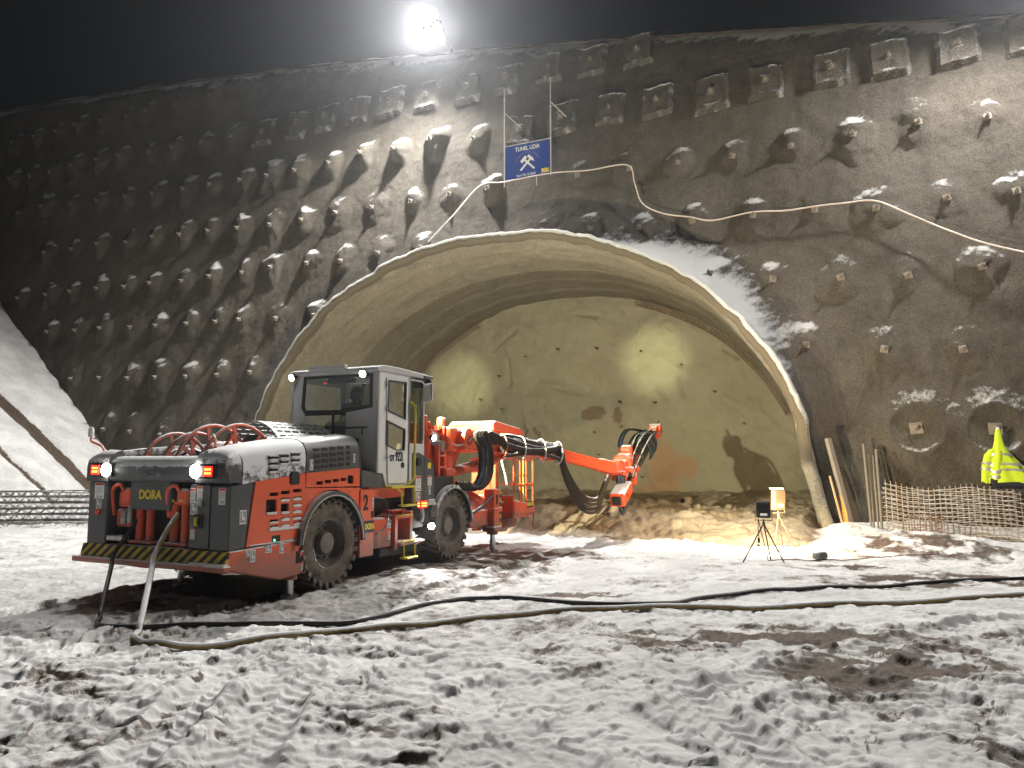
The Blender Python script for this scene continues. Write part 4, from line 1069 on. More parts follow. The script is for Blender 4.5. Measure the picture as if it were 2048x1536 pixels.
lettering('DT', .13, MAT['black'], dr, T(3.115, -.022, 1.71) @ RSIDE, sx=.62, bold=.004); lettering('922i', .20, MAT['black'], dr, T(3.30, -.022, 1.735) @ RSIDE, sx=.58, bold=.005)
b = B(); b.box((2.99, -.024, 1.725), (.11, .02, .035), .008); cbuild(b, 'door_hinge', MAT['decal_grey'], parent=dr)
b = B(); b.lathe([(0, -.022), (.045, -.024), (.052, -.015)], c=(3.40, 0, 1.61), axis='y', n=16); cbuild(b, 'door_lock', MAT['black'], parent=dr)
for zz in (2.82, 2.45):
    b = B(); b.cyl((2.945, -.022, zz - .04), (2.945, -.022, zz + .04), .014, 8); cbuild(b, 'door_hinge', MAT['decal_grey'], parent=dr)
# far side, front, floor
b = B(); sheet(b, [(2.76, 1.5), (4.0, 1.5), (4.05, 3.0), (2.76, 3.0)], [[(2.9, 2.2), (3.9, 2.2), (3.9, 2.9), (2.9, 2.9)]], 'y', CW - .02, CW + .02); cbuild(b, 'cab_wall', MAT['cab_grey'])
b = B(); b.b2(3.55, 3.62, .0, .08, 1.3, 3.0, .01); b.b2(4.02, 4.08, .02, .10, 1.9, 3.0, .01); b.b2(4.02, 4.08, 1.5, 1.6, 1.9, 3.0, .01); b.b2(3.56, 4.05, .0, .05, 1.32, 1.95, .01); b.b2(4.0, 4.06, .02, 1.6, 1.32, 1.95, .01); cbuild(b, 'front_frame', MAT['cab_grey'])
b = B(); b.quad((3.6, .01, 2.0), (4.04, .01, 2.0), (4.04, .01, 2.97), (3.6, .01, 2.97)); b.quad((4.05, .05, 1.97), (4.05, 1.55, 1.97), (4.05, 1.55, 2.97), (4.05, .05, 2.97)); cbuild(b, 'front_windows', MAT['glass'])
b = B(); b.b2(2.8, 4.0, .05, 1.6, 1.3, 1.42); b.b2(3.5, 4.0, .3, 1.4, 1.42, 2.2, .05); cbuild(b, 'cab_floor', MAT['dark_inside'])
b = B(); b.box((3.1, .85, 1.75), (.5, .52, .14), .05); b.box((2.92, .85, 2.02), (.12, .5, .5), .05); cbuild(b, 'operator_seat', MAT['dark_cloth'])
b = B(); b.box((3.75, .25, 2.45), (.04, .3, .25), .01); b.box((3.78, 1.3, 2.5), (.04, .35, .28), .01); b.box((2.86, .75, 2.9), (.1, .5, .08), .02); sm_ = cbuild(b, 'control_screens', MAT['black'])
b = B(); b.box((2.80, 1.02, 2.86), (.01, .03, .015)); cbuild(b, 'red_indicator', MAT['led_red'])
# roof with peak, lamps
b = B(); b.poly([(2.70, 3.0), (2.70, 3.05), (2.85, 3.095), (3.3, 3.10), (4.05, 3.075), (4.12, 3.04), (4.12, 3.0)], 'y', -.03, CW + .05, .01); b.b2(2.66, 2.74, .55, 1.25, 3.05, 3.115, .01); cbuild(b, 'cab_roof', MAT['cab_roof'])
b = B(); b.b2(3.95, 4.2, -.06, .25, 3.0, 3.06, .01); b.b2(3.98, 4.12, .02, .2, 2.86, 3.0, .02); cbuild(b, 'front_lamp_bracket', MAT['graphite_dust'])
def worklamp(parent, loc, aim, watts, r=.05, m='led_white', colr=(1, .98, .93), cone=110, name='work_lamp', soft=.04):
    d = Vector(aim).normalized(); M = Matrix.Translation(loc) @ d.to_track_quat('-Z', 'Y').to_matrix().to_4x4()
    b = B(); b.lathe([(0, .11), (r * .7, .10), (r * 1.25, .03), (r * 1.3, -.004), (r * 1.12, -.004), (r * 1.05, .01), (0, .012)], axis='z', n=18); h = b.build(name, MAT['black'], parent, smooth=40); h.matrix_basis = M
    b = B(); b.lathe([(0, -.006), (r * .8, -.004), (r, .004)], axis='z', n=18); b.build('lens', MAT[m], h, smooth=40)
    if watts:
        ld = bpy.data.lights.new('glow', 'SPOT'); ld.energy = watts; ld.spot_size = R(cone); ld.spot_blend = 1.0 if cone < 30 else .6; ld.shadow_soft_size = soft; ld.color = colr
        lo = bpy.data.objects.new('glow', ld); col.objects.link(lo); lo.parent = h; lo.location = (0, 0, -.04)
    return h
wl_r = worklamp(cab, Vector((2.69, .24, 2.955)) - CO, (-1, -.15, -.35), 90); wl_l = worklamp(cab, Vector((2.69, 1.60, 2.965)) - CO, (-1, .1, -.35), 90)
# front lamps, throwing two pools on the rock face
GRN = (1, .93, .64)
FACE = [(-2.05, 29.2, 4.6), (5.0, 25.9, 5.2)]
def to_rig(p):
    v = np.array([p[0] - RIG0[0], p[1] - RIG0[1]]); return Vector((float(v @ EF), float(v @ EL), p[2]))
for loc, tgt, wt in (((4.2, 1.3, 2.97), FACE[0], 7500), ((4.2, .05, 2.97), FACE[1], 7500)):
    worklamp(cab, Vector(loc) - CO, to_rig(tgt) - Vector(loc), wt, colr=(1, 1, .55), cone=11.5, m='led_warm')
worklamp(cab, Vector((4.15, .7, 2.98)) - CO, (1, .05, .42), 4300, colr=GRN, cone=156, m='led_warm')
worklamp(cab, Vector((4.14, -.05, 2.92)) - CO, to_rig((9.2, 15.6, 3.4)) - Vector((4.14, -.05, 2.92)), 3000, colr=(1, .9, .74), cone=70)
# mirror, grab rail, landing
b = B(); b.tube([(3.62, -.01, 2.95), (3.8, -.1, 2.93), (3.86, -.14, 2.86)], .014, 8); b.box((3.87, -.17, 2.76), (.06, .25, .3), .03, (0, 0, R(-25))); mr = cbuild(b, 'mirror', MAT['cab_white'])
b = B(); b.box((3.838, -.185, 2.76), (.01, .2, .25), .0, (0, 0, R(-25))); cbuild(b, 'mirror_glass', MAT['mirror'], parent=mr)
b = B(); b.tube(spline([(3.57, -.02, 2.60), (3.64, -.06, 2.55), (3.66, -.07, 2.45), (3.65, -.07, 1.6), (3.64, -.07, 1.42), (3.54, -.03, 1.3)], 5), .018, 8); cbuild(b, 'grab_rail', MAT['yellow'], smooth=40)
b = B(); b.b2(2.98, 3.62, -.12, .06, 1.265, 1.297, .006); b.tube([(3.15, -.10, 1.26), (3.22, -.13, 1.2), (3.24, -.13, 1.0), (3.58, -.13, 1.0), (3.58, -.12, 1.26)], .018, 8); b.b2(3.24, 3.58, -.19, -.06, .995, 1.02, .004); cbuild(b, 'cab_ladder', MAT['yellow'])
b = B(); b.tube([(2.55, .12, 2.05), (2.55, .12, 2.15), (2.55, .25, 2.155)], .012, 6); b.tube([(2.5, .0, 2.155), (2.75, .6, 2.165)], .015, 6); b.build('cab_tie_bar', MAT['black'], rig)
b = B(); b.poly([(2.38, 1.28), (2.38, 1.55), (2.9, 1.5), (3.0, 1.32), (2.96, 1.28)], 'y', .02, .6, .02); b.build('cab_pedestal', MAT['graphite'], rig)
b = B(); b.poly([(2.34, 1.0), (2.34, 2.0), (2.40, 1.95), (2.46, 1.3)], 'y', .02, .6, .01); b.build('hood_end', MAT['black'], rig)

# ------------------------------------------------------------------ hose reels behind the rear hood
def reel(x, z, r, y0, y1, hose_mat, hr):
    root = empty('hose_reel', (x, (y0 + y1) / 2, z), parent=rig); h = (y1 - y0) / 2
    for s in (-1, 1):
        b = B(); n = 40
        b.tube([(r * math.cos(2 * math.pi * k / n), s * h, r * math.sin(2 * math.pi * k / n)) for k in range(n)], .021, 8, closed=True)
        for k in range(8):
            a = 2 * math.pi * (k + .25) / 8
            b.box((r * .62 * math.cos(a), s * h, r * .62 * math.sin(a)), (r * .78, .02, .05), 0, (0, -a, 0))
        b.build('flange', MAT['orange_snow'], root, smooth=50)
    b = B(); b.lathe([(0, -h), (r * .28, -h), (r * .28, h), (0, h)], axis='y', n=20); b.build('drum', MAT['orange_worn'], root, smooth=40)
    b = B(); pts = []
    lay = 0; nt = int((2 * h - hr * 2) / (hr * 2.05))
    for l in range(3):
        for j in range(nt * 16):
            f = j / (nt * 16); f = f if l % 2 == 0 else 1 - f
            a = 2 * math.pi * j / 16; rr = r * .28 + hr + l * hr * 1.8 + .012 * math.sin(a * 3 + l)
            pts.append((rr * math.cos(a), -h + hr + f * (2 * h - 2 * hr), rr * math.sin(a)))
    b.tube(pts, hr, 6); b.build('wound_hose', hose_mat, root, smooth=60)
paint('yellow_snow', (.55, .38, .06), .6, .4, (.3, .25, .2), snow=.8)
reel(.84, 1.51, .62, .73, 1.18, MAT['yellow_snow'], .042)
reel(.72, 1.48, .55, 1.36, 1.72, MAT['dusty_hose'], .036)
b = B(); b.tube([(.45, .7, 1.75), (.62, .62, 2.0), (.66, .66, 1.98), (.72, .7, 1.7)], .02, 6); b.tube([(.1, .36, 1.82), (.13, .40, 1.92), (.3, .62, 1.98)], .014, 6); b.build('hose_guide_arm', MAT['orange_snow'], rig, smooth=50)
# marker rod on the left rear corner
b = B(); b.tube(spline([(.1, 2.30, 1.80), (.1, 2.36, 1.86), (.1, 2.55, 1.92), (.1, 2.57, 1.98)], 4), .014, 6); mk = b.build('marker_rod', MAT['orange'], rig, smooth=50)
b = B(); b.lathe([(0, 1.97), (.03, 1.98), (.036, 2.05), (.028, 2.10), (0, 2.11)], c=(.1, 2.57, 0), axis='z', n=10); b.build('snow_cap', MAT['white'], mk, smooth=60)
# slotted cable-reel guard: half barrel of bars and hoops
b = B(); gx0, gx1, gr, gy, gzc = 1.5, 2.62, .60, 1.18, 1.62
for k in range(19):
    a = R(8 + 164 * k / 18); b.box(((gx0 + gx1) / 2, gy + gr * math.cos(a), gzc + gr * math.sin(a)), (gx1 - gx0, .052, .012), 0, (a - math.pi / 2, 0, 0))
for xx in np.linspace(gx0, gx1, 8):
    wd = .07 if xx in (gx0, gx1) else .035
    for k in range(18):
        a = R(8 + 164 * (k + .5) / 18); b.box((xx, gy + gr * math.cos(a), gzc + gr * math.sin(a)), (wd, .11, .014), 0, (a - math.pi / 2, 0, 0))
b.build('reel_guard', MAT['galvanised'], rig)
b = B(); b.lathe([(0, 1.55), (.42, 1.55), (.42, 2.55), (0, 2.55)], c=(0, gy, gzc), axis='x', n=24); b.build('cable_drum', MAT['rubber_hose'], rig, smooth=40)
b = B(); b.lathe([(0, 0), (.07, 0), (.065, .1), (.03, .16), (0, .17)], c=(2.66, 1.1, 2.06), axis='z', n=12); b.build('beacon', MAT['warn_red'], rig, smooth=40)

# ------------------------------------------------------------------ front end
b = B(); b.poly([(3.68, 1.03), (3.68, 1.80), (3.9, 1.81), (4.22, 1.70), (4.34, 1.62), (4.36, 1.03)], 'y', -.01, .5, .012); ec = b.build('electric_cabinet', G, rig)
b = B(); b.b2(4.03, 4.04, -.013, 0, 1.05, 1.76); b.build('panel_gap', MAT['seal'], ec)
sticker(ec, 3.86, -.013, 1.32, .16, .24, 's', 'warn'); sticker(ec, 3.86, -.013, 1.11, .12, .14, 's'); sticker(ec, 4.2, -.013, 1.36, .12, .16, 's', 'warn'); sticker(ec, 4.2, -.013, 1.2, .06, .13, 's')
b = B(); b.lathe([(0, -.05), (.06, -.05), (.065, -.012)], c=(3.84, 0, 1.66), axis='y', n=16); b.build('isolator', MAT['black'], ec, smooth=40)
b = B(); b.box((4.18, -.014, 1.6), (.1, .006, .09)); b.build('yellow_plate', MAT['sign_yellow'], ec)
b = B(); b.b2(3.75, 4.4, .02, .5, .62, 1.03, .01); b.build('cabinet_base', MAT['black'], rig)
b = B(); b.b2(4.36, 5.05, .02, .45, 1.02, 1.42, .015); b.build('valve_cover', MAT['black'], rig)
b = B(); b.b2(4.05, 4.36, -.05, .1, .96, 1.0, .006); b.b2(4.1, 4.3, -.06, 0, 1.0, 1.06, .01); b.build('lamp_bracket', MAT['galvanised'], rig)
b = B(); b.box((3.92, -.06, .99), (.22, .05, .12), .02); rl = b.build('side_tail_lamp', MAT['warn_red'], rig)
b = B(); b.box((3.92, -.0865, .99), (.19, .004, .1)); b.box((3.809, -.06, .99), (.004, .045, .1)); b.build('lens', MAT['led_red'], rl)
b = B()
for i in (-1, 0, 1):
    for j in (-.5, .5): b.box((3.92 + i * .05, -.089, .99 + j * .04), (.03, .004, .02)); b.box((3.806, -.06 + i * .013, .99 + j * .04), (.004, .008, .02))
b.build('led', MAT['led_amber'], rl)
b = B(); b.tube([(3.95, -.03, .93), (3.96, -.04, .8), (3.98, 0, .72)], .03, 8); b.build('lamp_arm', MAT['galvanised'], rig, smooth=50)
worklamp(rig, (4.16, -.08, .63), (-.75, -.6, -.3), 110, r=.055)
# turret carrying the booms
b = B(); b.b2(4.55, 5.05, .55, 1.85, 1.2, 1.55, .02)
b.b2(4.62, 4.70, .28, 1.9, 1.35, 2.35, .01); b.b2(4.70, 5.05, .36, .42, 1.4, 2.22, .01); b.b2(4.70, 5.05, .9, .96, 1.4, 2.22, .01); b.b2(4.98, 5.06, .18, .98, 1.35, 2.28, .01); b.b2(4.60, 5.06, .28, 1.0, 2.14, 2.22, .01)
for q in range(5): b.box((4.66 + .09 * q, .3, 2.25), (.02, .1, .07))
b.b2(4.55, 4.63, .30, .42, 2.1, 2.46, .02); b.b2(4.96, 5.08, .2, .34, 2.25, 2.44, .03)
for zz in (1.55, 1.75, 1.92): b.b2(4.75, 5.05, .16, .22, zz, zz + .03, .004)
b.b2(4.74, 4.80, .15, .23, 1.3, 1.95, .004)
tur = b.build('boom_turret', MAT['orange_snow'], rig)
b = B(); b.box((4.84, .276, 2.06), (.3, .008, .2), 0, (0, R(12), 0)); b.build('snow_patch', MAT['white'], tur)
b = B(); b.lathe([(.0, -.02), (.1, -.01), (.1, .1), (.08, .1), (.08, 0.02), (0, .02)], c=(4.88, .15, 1.93), axis='y', n=18); b.build('pivot_cover', MAT['steel'], tur, smooth=40)
worklamp(tur, (4.55, .12, 2.06), (-.2, -1, -.2), 0, r=.05)
b = B(); b.lathe([(0, 0), (.06, 0), (.06, .06), (0, .06)], c=(4.58, .1, 1.93), axis='z', n=14); b.box((4.58, .1, 2.0), (.14, .14, .03), .01); b.build('hydraulic_joint', MAT['steel'], tur, smooth=40)
# ---- right boom
P0 = Vector((5.1, .3, 2.06)); P1 = Vector((8.26, -.45, 1.87)); P2 = Vector((10.35, -1.2, 1.50))
def along(p, q, b, wid, hgt, bev=.01, roll=0):
    d = q - p; m = Matrix.Translation((p + q) / 2) @ d.to_track_quat('X', 'Z').to_matrix().to_4x4()
    bm = bmesh.new(); bmesh.ops.create_cube(bm, size=1); bmesh.ops.scale(bm, vec=(d.length, wid, hgt), verts=bm.verts)
    if bev: bmesh.ops.bevel(bm, geom=list(bm.edges), offset=bev, segments=1, affect='EDGES')
    bm.transform(m); b._add(bm); return m
boom = empty('boom', P0, parent=rig)
def bb(b, name, mat, smooth=None, parent=None):
    o = b.build(name, mat, parent or boom, smooth)
    if parent is None: o.location = -P0
    return o
b = B(); m = along(P0 + Vector((.3, -.07, 0)), P1, b, .26, .30, .015); d01 = (P1 - P0).normalized(); rib = d01.cross(Vector((0, 0, 1))).normalized()
for f in (.03, .5, .985):
    c_ = P0 + Vector((.3, -.07, 0)) + (P1 - P0 - Vector((.3, -.07, 0))) * f; along(c_ - d01 * .05, c_ + d01 * .05, b, .32, .36, .01)
bb(b, 'outer_boom', MAT['orange_worn'])
b = B(); b.b2(5.02, 5.35, .1, .5, 1.85, 2.28, .04); b.lathe([(0, -.05), (.16, -.05), (.16, .52), (0, .52)], c=(5.45, 0, 2.1), axis='y', n=20); b.cyl((5.2, .3, 1.5), (5.2, .3, 2.2), .14, 18); b.poly([(5.05, 1.4), (5.25, 1.4), (5.6, 1.85), (5.5, 2.0), (5.05, 2.0)], 'y', .2, .4, .01); bb(b, 'boom_knuckle', MAT['orange_snow'], 40)
b = B(); along(P1 - d01 * .1, P2 + Vector((-.4, .12, .06)), b, .19, .235, .012); d12 = (P2 - P1).normalized(); s12 = d12.cross(Vector((0, 0, 1))).normalized(); u12 = s12.cross(d12)
for v in (-.075, 0, .075): along(P1 + s12 * .1 + u12 * v, P2 + Vector((-.45, .13, .06)) + s12 * .1 + u12 * v, b, .02, .022, .003)
bb(b, 'inner_boom', MAT['orange'])
b = B(); along(P2 - d12 * .62, P2, b, .25, .28, .02); b.lathe([(0, -.2), (.17, -.2), (.17, .2), (0, .2)], c=tuple(P2), axis='z', n=20); bb(b, 'boom_head', MAT['orange_worn'], 40)
# lift cylinder under the boom
b = B(); b.cyl((5.15, .25, 1.45), (6.6, -.03, 1.72), .09, 14); b.b2(5.0, 5.3, .15, .4, 1.3, 1.55, .02); bb(b, 'lift_cylinder', MAT['orange_worn'], 40)
b = B(); b.cyl((6.6, -.03, 1.72), (7.3, -.17, 1.83), .05, 12); bb(b, 'cylinder_rod', MAT['chrome'], 40)
# rollover unit and feed
b = B()
for c_, r_, l_, ax in (((10.45, -1.22, 1.52), .17, .4, 'x'), ((10.75, -1.25, 1.60), .24, .34, 'x'), ((11.3, -1.28, 1.75), .13, .42, 'y'), ((10.3, -1.3, 1.35), .12, .34, 'y'), ((10.95, -1.5, 1.5), .1, .22, 'x'), ((10.95, -1.25, 1.72), .15, .35, 'y'), ((10.6, -1.42, 1.45), .11, .3, 'y'), ((10.85, -1.2, 1.35), .13, .3, 'z'), ((11.1, -1.25, 1.95), .12, .25, 'y')):
    b.lathe([(0, -l_ / 2), (r_ * .8, -l_ / 2), (r_, -l_ / 2 + .03), (r_, l_ / 2 - .03), (r_ * .8, l_ / 2), (0, l_ / 2)], c=c_, axis=ax, n=16)
b.box((10.6, -1.25, 1.66), (.35, .3, .12), .02, (0, -.3, 0)); b.box((10.85, -1.45, 1.3), (.3, .22, .26), .03, (0, -.5, .2)); b.box((11.0, -1.3, 1.62), (.25, .3, .2), .03, (0, -.5, 0))
bb(b, 'rollover_unit', MAT['orange_worn'], 35)
F0 = Vector((10.0, -1.45, .98)); F1 = Vector((13.9, -1.25, 2.48)); dF_ = (F1 - F0).normalized(); sF = dF_.cross(Vector((0, 0, 1))).normalized(); uF = sF.cross(dF_)
b = B(); along(F0 + dF_ * .3, F1, b, .16, .12, .01)
for v in (-.08, .08): along(F0 + dF_ * .3 + sF * v + uF * .07, F1 + sF * v + uF * .07, b, .03, .05, .004)
bb(b, 'feed_beam', MAT['steel'])
b = B(); m = along(F0 - dF_ * .45, F0 + dF_ * .35, b, .34, .30, .03); fb = bb(b, 'feed_motor_box', MAT['orange_snow'])
b = B(); along(F0 - dF_ * .5 + sF * .0, F0 - dF_ * .42, b, .2, .2, .02); bb(b, 'box_end_cap', MAT['black'])
fp = F0 - dF_ * .15 + sF * .176
lettering('22', .1, MAT['black'], boom, Matrix.Translation(fp - P0) @ Matrix((dF_, uF, sF)).transposed().to_4x4(), sx=.8)
b = B()
for f, r_, l_ in ((.99, .13, .3), (.95, .12, .16), (.90, .10, .2), (.86, .12, .14)):
    c_ = F0 + (F1 - F0) * f + uF * .12; b.tube([tuple(c_ - sF * l_ / 2), tuple(c_ + sF * l_ / 2)], r_, 14)
along(F0 + (F1 - F0) * .9, F1 + dF_ * .12, b, .3, .14, .02); along(F0 + (F1 - F0) * .62 + uF * .25, F0 + (F1 - F0) * .85 + uF * .22, b, .05, .07, .01)
bb(b, 'drill_steel_centraliser', MAT['orange_snow'], 35)
b = B(); along(F0 + (F1 - F0) * .45 + uF * .16, F0 + (F1 - F0) * .62 + uF * .16, b, .22, .2, .03); along(F0 + (F1 - F0) * .5 + uF * .3, F0 + (F1 - F0) * .58 + uF * .3, b, .14, .12, .02); bb(b, 'rock_drill', MAT['steel'])
b = B(); b.tube([tuple(F0 + (F1 - F0) * .62 + uF * .17), tuple(F1 + dF_ * .5 + uF * .17)], .022, 8); bb(b, 'drill_steel', MAT['chrome'])
# hoses on the feed: a tight coil and loops
def hose(parent, pts, r, mat, n=8, k=6, name='hose', off=None):
    b = B(); b.tube(spline(pts, n), r, k); o = b.build(name, mat, parent, smooth=60)
    if off is not None: o.location = off
    return o
for i in range(7):
    c_ = F0 + (F1 - F0) * (.52 + .028 * i) + uF * .12
    pts = [c_ + (sF * math.cos(a) * .26 + uF * (math.sin(a) * .30 + .02)) for a in np.linspace(-.6, math.pi * 1.15, 9)]
    hose(boom, [tuple(p) for p in pts], .032, MAT['dusty_hose'] if i % 3 else MAT['blue_hose'], 4, off=-P0)
for i in range(4):
    a0 = F0 + (F1 - F0) * .38 - sF * (.12 + .03 * i) + uF * .2; a1 = F0 + (F1 - F0) * .8 - sF * (.05 + .03 * i) + uF * .3
    hose(boom, [tuple(a0), tuple(a0 - sF * .18 + uF * .35), tuple((a0 + a1) / 2 - sF * .22 + uF * .4), tuple(a1)], .022, MAT['blue_hose'] if i == 1 else MAT['rubber_hose'], 6, off=-P0)
for i in range(5):
    a0 = P2 + Vector((-.25, -.1 - .05 * i, -.15)); a1 = F0 + dF_ * (.1 + .12 * i) - uF * .1
    hose(boom, [tuple(a0), tuple((a0 + a1) / 2 + Vector((0, .02 * i, -.55 - .06 * (i % 3)))), tuple(a1 + Vector((.1, 0, -.3))), tuple(a1)], .024, MAT['blue_hose'] if i in (1, 3) else MAT['rubber_hose'], 7, off=-P0)
for i in range(6):
    q_ = sF * (.16 - .065 * i) ; a0 = F0 + (F1 - F0) * .12 + q_ + uF * (.16 + .03 * (i % 2)); a1 = F0 + (F1 - F0) * .84 + q_ * .8 + uF * (.2 + .04 * (i % 3))
    hose(boom, [tuple(a0), tuple(a0.lerp(a1, .3) + uF * (.12 + .05 * (i % 3))), tuple(a0.lerp(a1, .65) + uF * (.26 - .05 * (i % 2)) + q_ * .5), tuple(a1)], .03, MAT['rubber_hose'] if i % 2 else MAT['dusty_hose'], 6, off=-P0)
# hose bundle along the boom: loop at the knuckle, run with ties, sag before the head
side_off = rib if rib.y < 0 else -rib
for i in range(5):
    o_ = Vector((0, -.05 * i, 0)); zz = .05 * (i % 2)
    base = [Vector((5.15, -.02, 1.28)), Vector((5.42, -.14, 1.20)), Vector((5.68, -.2, 1.42)), Vector((5.70, -.2, 1.85)), Vector((5.58, -.16, 2.12)), Vector((5.72, -.2, 2.18)), Vector((6.1, -.28, 2.02))]
    pts = [p + Vector((.045 * i - .08, -.03 * i, .0)) for p in base]
    for f in (.45, .6, .75, .9, 1.0):
        c_ = P0 + (P1 - P0) * f + side_off * (.2 + .035 * (i % 3)) + Vector((0, 0, .13 - .065 * i - .05 * math.sin(f * 9 + i)))
        pts.append(c_)
    # sag
    q0 = P1 + side_off * .2 + Vector((.1, 0, .05 - .06 * i)); q1 = P2 + Vector((-.55, .0, -.14 - .03 * i))
    if i < 4:
        pts += [q0 + Vector((.25, -.05, -.45 - .02 * i)), q0 * .62 + q1 * .38 + Vector((0, -.05, -.74 - .05 * i)), q0 * .3 + q1 * .7 + Vector((0, -.05, -.68 - .04 * i)), q1 + Vector((-.25, 0, -.2)), q1]
    hose(boom, [tuple(p) for p in pts], .052 if i < 3 else .04, MAT['dusty_hose'], 7, 8, 'boom_hose', -P0)
for i in range(3):
    pts = [Vector((5.1, -.02, 1.3)), Vector((5.36, -.2, 1.22)), Vector((5.6, -.24, 1.5)), Vector((5.62, -.24, 1.9)), Vector((5.5, -.2, 2.12))]
    hose(boom, [tuple(p + Vector((.03 * i, -.03 * i, 0))) for p in pts], .02, MAT['blue_hose'] if i == 0 else MAT['rubber_hose'], 7, 8, off=-P0)
for f in (.42, .6, .8, .98):
    c_ = P0 + (P1 - P0) * f + side_off * .24 + Vector((0, 0, -.02)); b = B()
    b.tube([tuple(c_ + side_off * (.13 * math.cos(a)) + Vector((0, 0, .23 * math.sin(a)))) for a in np.linspace(0, 2 * math.pi, 16)[:-1]], .016, 6, closed=True); bb(b, 'hose_tie', MAT['white_hose'] if f > .5 else MAT['orange'], 60)
b = B()
for f in np.linspace(.42, .97, 22):
    c_ = P0 + (P1 - P0) * f + side_off * (.18 + .05 * rn.random()) + Vector((0, 0, .145 + .02 * rn.random())); b.box(tuple(c_), (.16, .07, .03), .012, (0, .1, -.25))
bb(b, 'snow_on_hoses', MAT['white'])
hose(rig, [(5.06, .2, 2.05), (5.2, .05, 1.95), (5.4, -.02, 2.0), (5.5, -.1, 2.1)], .016, MAT['white_hose'])
# ---- left boom with the access basket
bas = empty('basket_boom', (5.1, 1.6, 1.9), parent=rig); BO = Vector((5.1, 1.6, 1.9))
def bk(b, name, mat, smooth=None, parent=None):
    o = b.build(name, mat, parent or bas, smooth)
    if parent is None: o.location = -BO
    return o
b = B(); along(Vector((5.1, 1.5, 1.95)), Vector((7.3, .75, 2.0)), b, .24, .28, .015); b.b2(6.9, 7.5, .35, 1.0, 1.92, 2.12, .02); b.b2(6.35, 6.8, .72, .95, 1.9, 2.2, .02); bk(b, 'basket_arm', MAT['orange_snow'])
b = B(); b.poly([(6.75, 2.28), (6.75, 2.42), (6.85, 2.47), (8.0, 2.36), (8.15, 2.3), (8.15, 2.2), (8.0, 2.2)], 'y', .12, 1.12, .012); b.poly([(7.0, 2.1), (7.3, 2.28), (7.5, 2.26), (7.25, 2.05)], 'y', .4, .7, .01); cp = bk(b, 'basket_canopy', MAT['orange_snow'])
b = B(); b.b2(6.744, 6.76, .48, .76, 2.30, 2.40); bk(b, 'canopy_opening', MAT['warn_red'], parent=cp)
b = B(); b.b2(7.2, 8.2, -.1, .9, .55, .62, .01); b.poly([(7.2, .62), (7.2, .9), (8.2, .78), (8.2, .62)], 'y', -.12, -.07, .01); b.b2(7.18, 7.23, -.1, .9, .55, 1.0, .01); b.b2(7.3, 7.7, .05, .75, .35, .55, .03); b.b2(7.28, 7.36, .45, .9, .6, 1.75, .02); b.b2(7.28, 7.40, .34, .44, .5, 2.2, .01); bk(b, 'basket_floor', MAT['orange_worn'])
b = B(); b.box((7.95, -.124, .79), (.3, .006, .12)); bk(b, 'hazard_plate', MAT['hazard'])
b = B()
for xx in (7.25, 7.55, 7.85, 8.18):
    b.tube([(xx, -.08, .6), (xx, -.08, 1.72)], .018, 6)
for zz in (1.2, 1.72): b.tube([(7.25, -.08, zz), (8.18, -.08, zz), (8.18, .88, zz)], .018, 6)
b.tube([(8.18, .88, .6), (8.18, .88, 1.72)], .018, 6); b.tube([(7.85, -.1, .6), (8.05, -.14, .3), (8.1, -.14, .62)], .016, 6); bk(b, 'basket_railing', MAT['orange'])
b = B(); b.tube([(7.7, -.085, .62), (7.7, -.085, 1.7)], .016, 6); b.tube([(7.25, -.085, 1.4), (7.85, -.085, 1.4)], .012, 6); bk(b, 'safety_bar', MAT['yellow'])
b = B(); b.poly([(7.0, .3), (7.2, .3), (7.65, .62), (7.4, .62)], 'y', .05, .2, .01); b.poly([(7.0, .3), (7.2, .3), (7.65, .62), (7.4, .62)], 'y', .6, .75, .01); bk(b, 'basket_bracket', MAT['orange_worn'])
b = B(); b.tube(spline([(7.3, .3, 2.0), (7.32, .2, 1.6), (7.35, .12, 1.2), (7.2, .1, .9), (6.9, .2, .85)], 5), .022, 8); bk(b, 'basket_cable', MAT['white_hose'], 60)
# sloping feed cradle and belly plate between the booms, lit from the heading
b = B(); along(Vector((5.25, .95, 1.58)), Vector((6.9, .35, .72)), b, .3, .06, .01); along(Vector((5.3, 1.2, 1.62)), Vector((7.0, .6, .76)), b, .05, .12, .01); along(Vector((5.3, .82, 1.62)), Vector((6.95, .22, .76)), b, .05, .12, .01); along(Vector((5.3, 1.5, 1.5)), Vector((7.0, .9, .7)), b, .2, .1, .01); b.build('feed_cradle', MAT['orange_worn'], rig)
b = B(); b.poly([(5.2, .5), (5.2, 1.35), (6.3, .9), (6.9, .55), (6.9, .45)], 'y', .55, 1.9, .01); b.build('belly_plate', MAT['orange_worn'], rig)
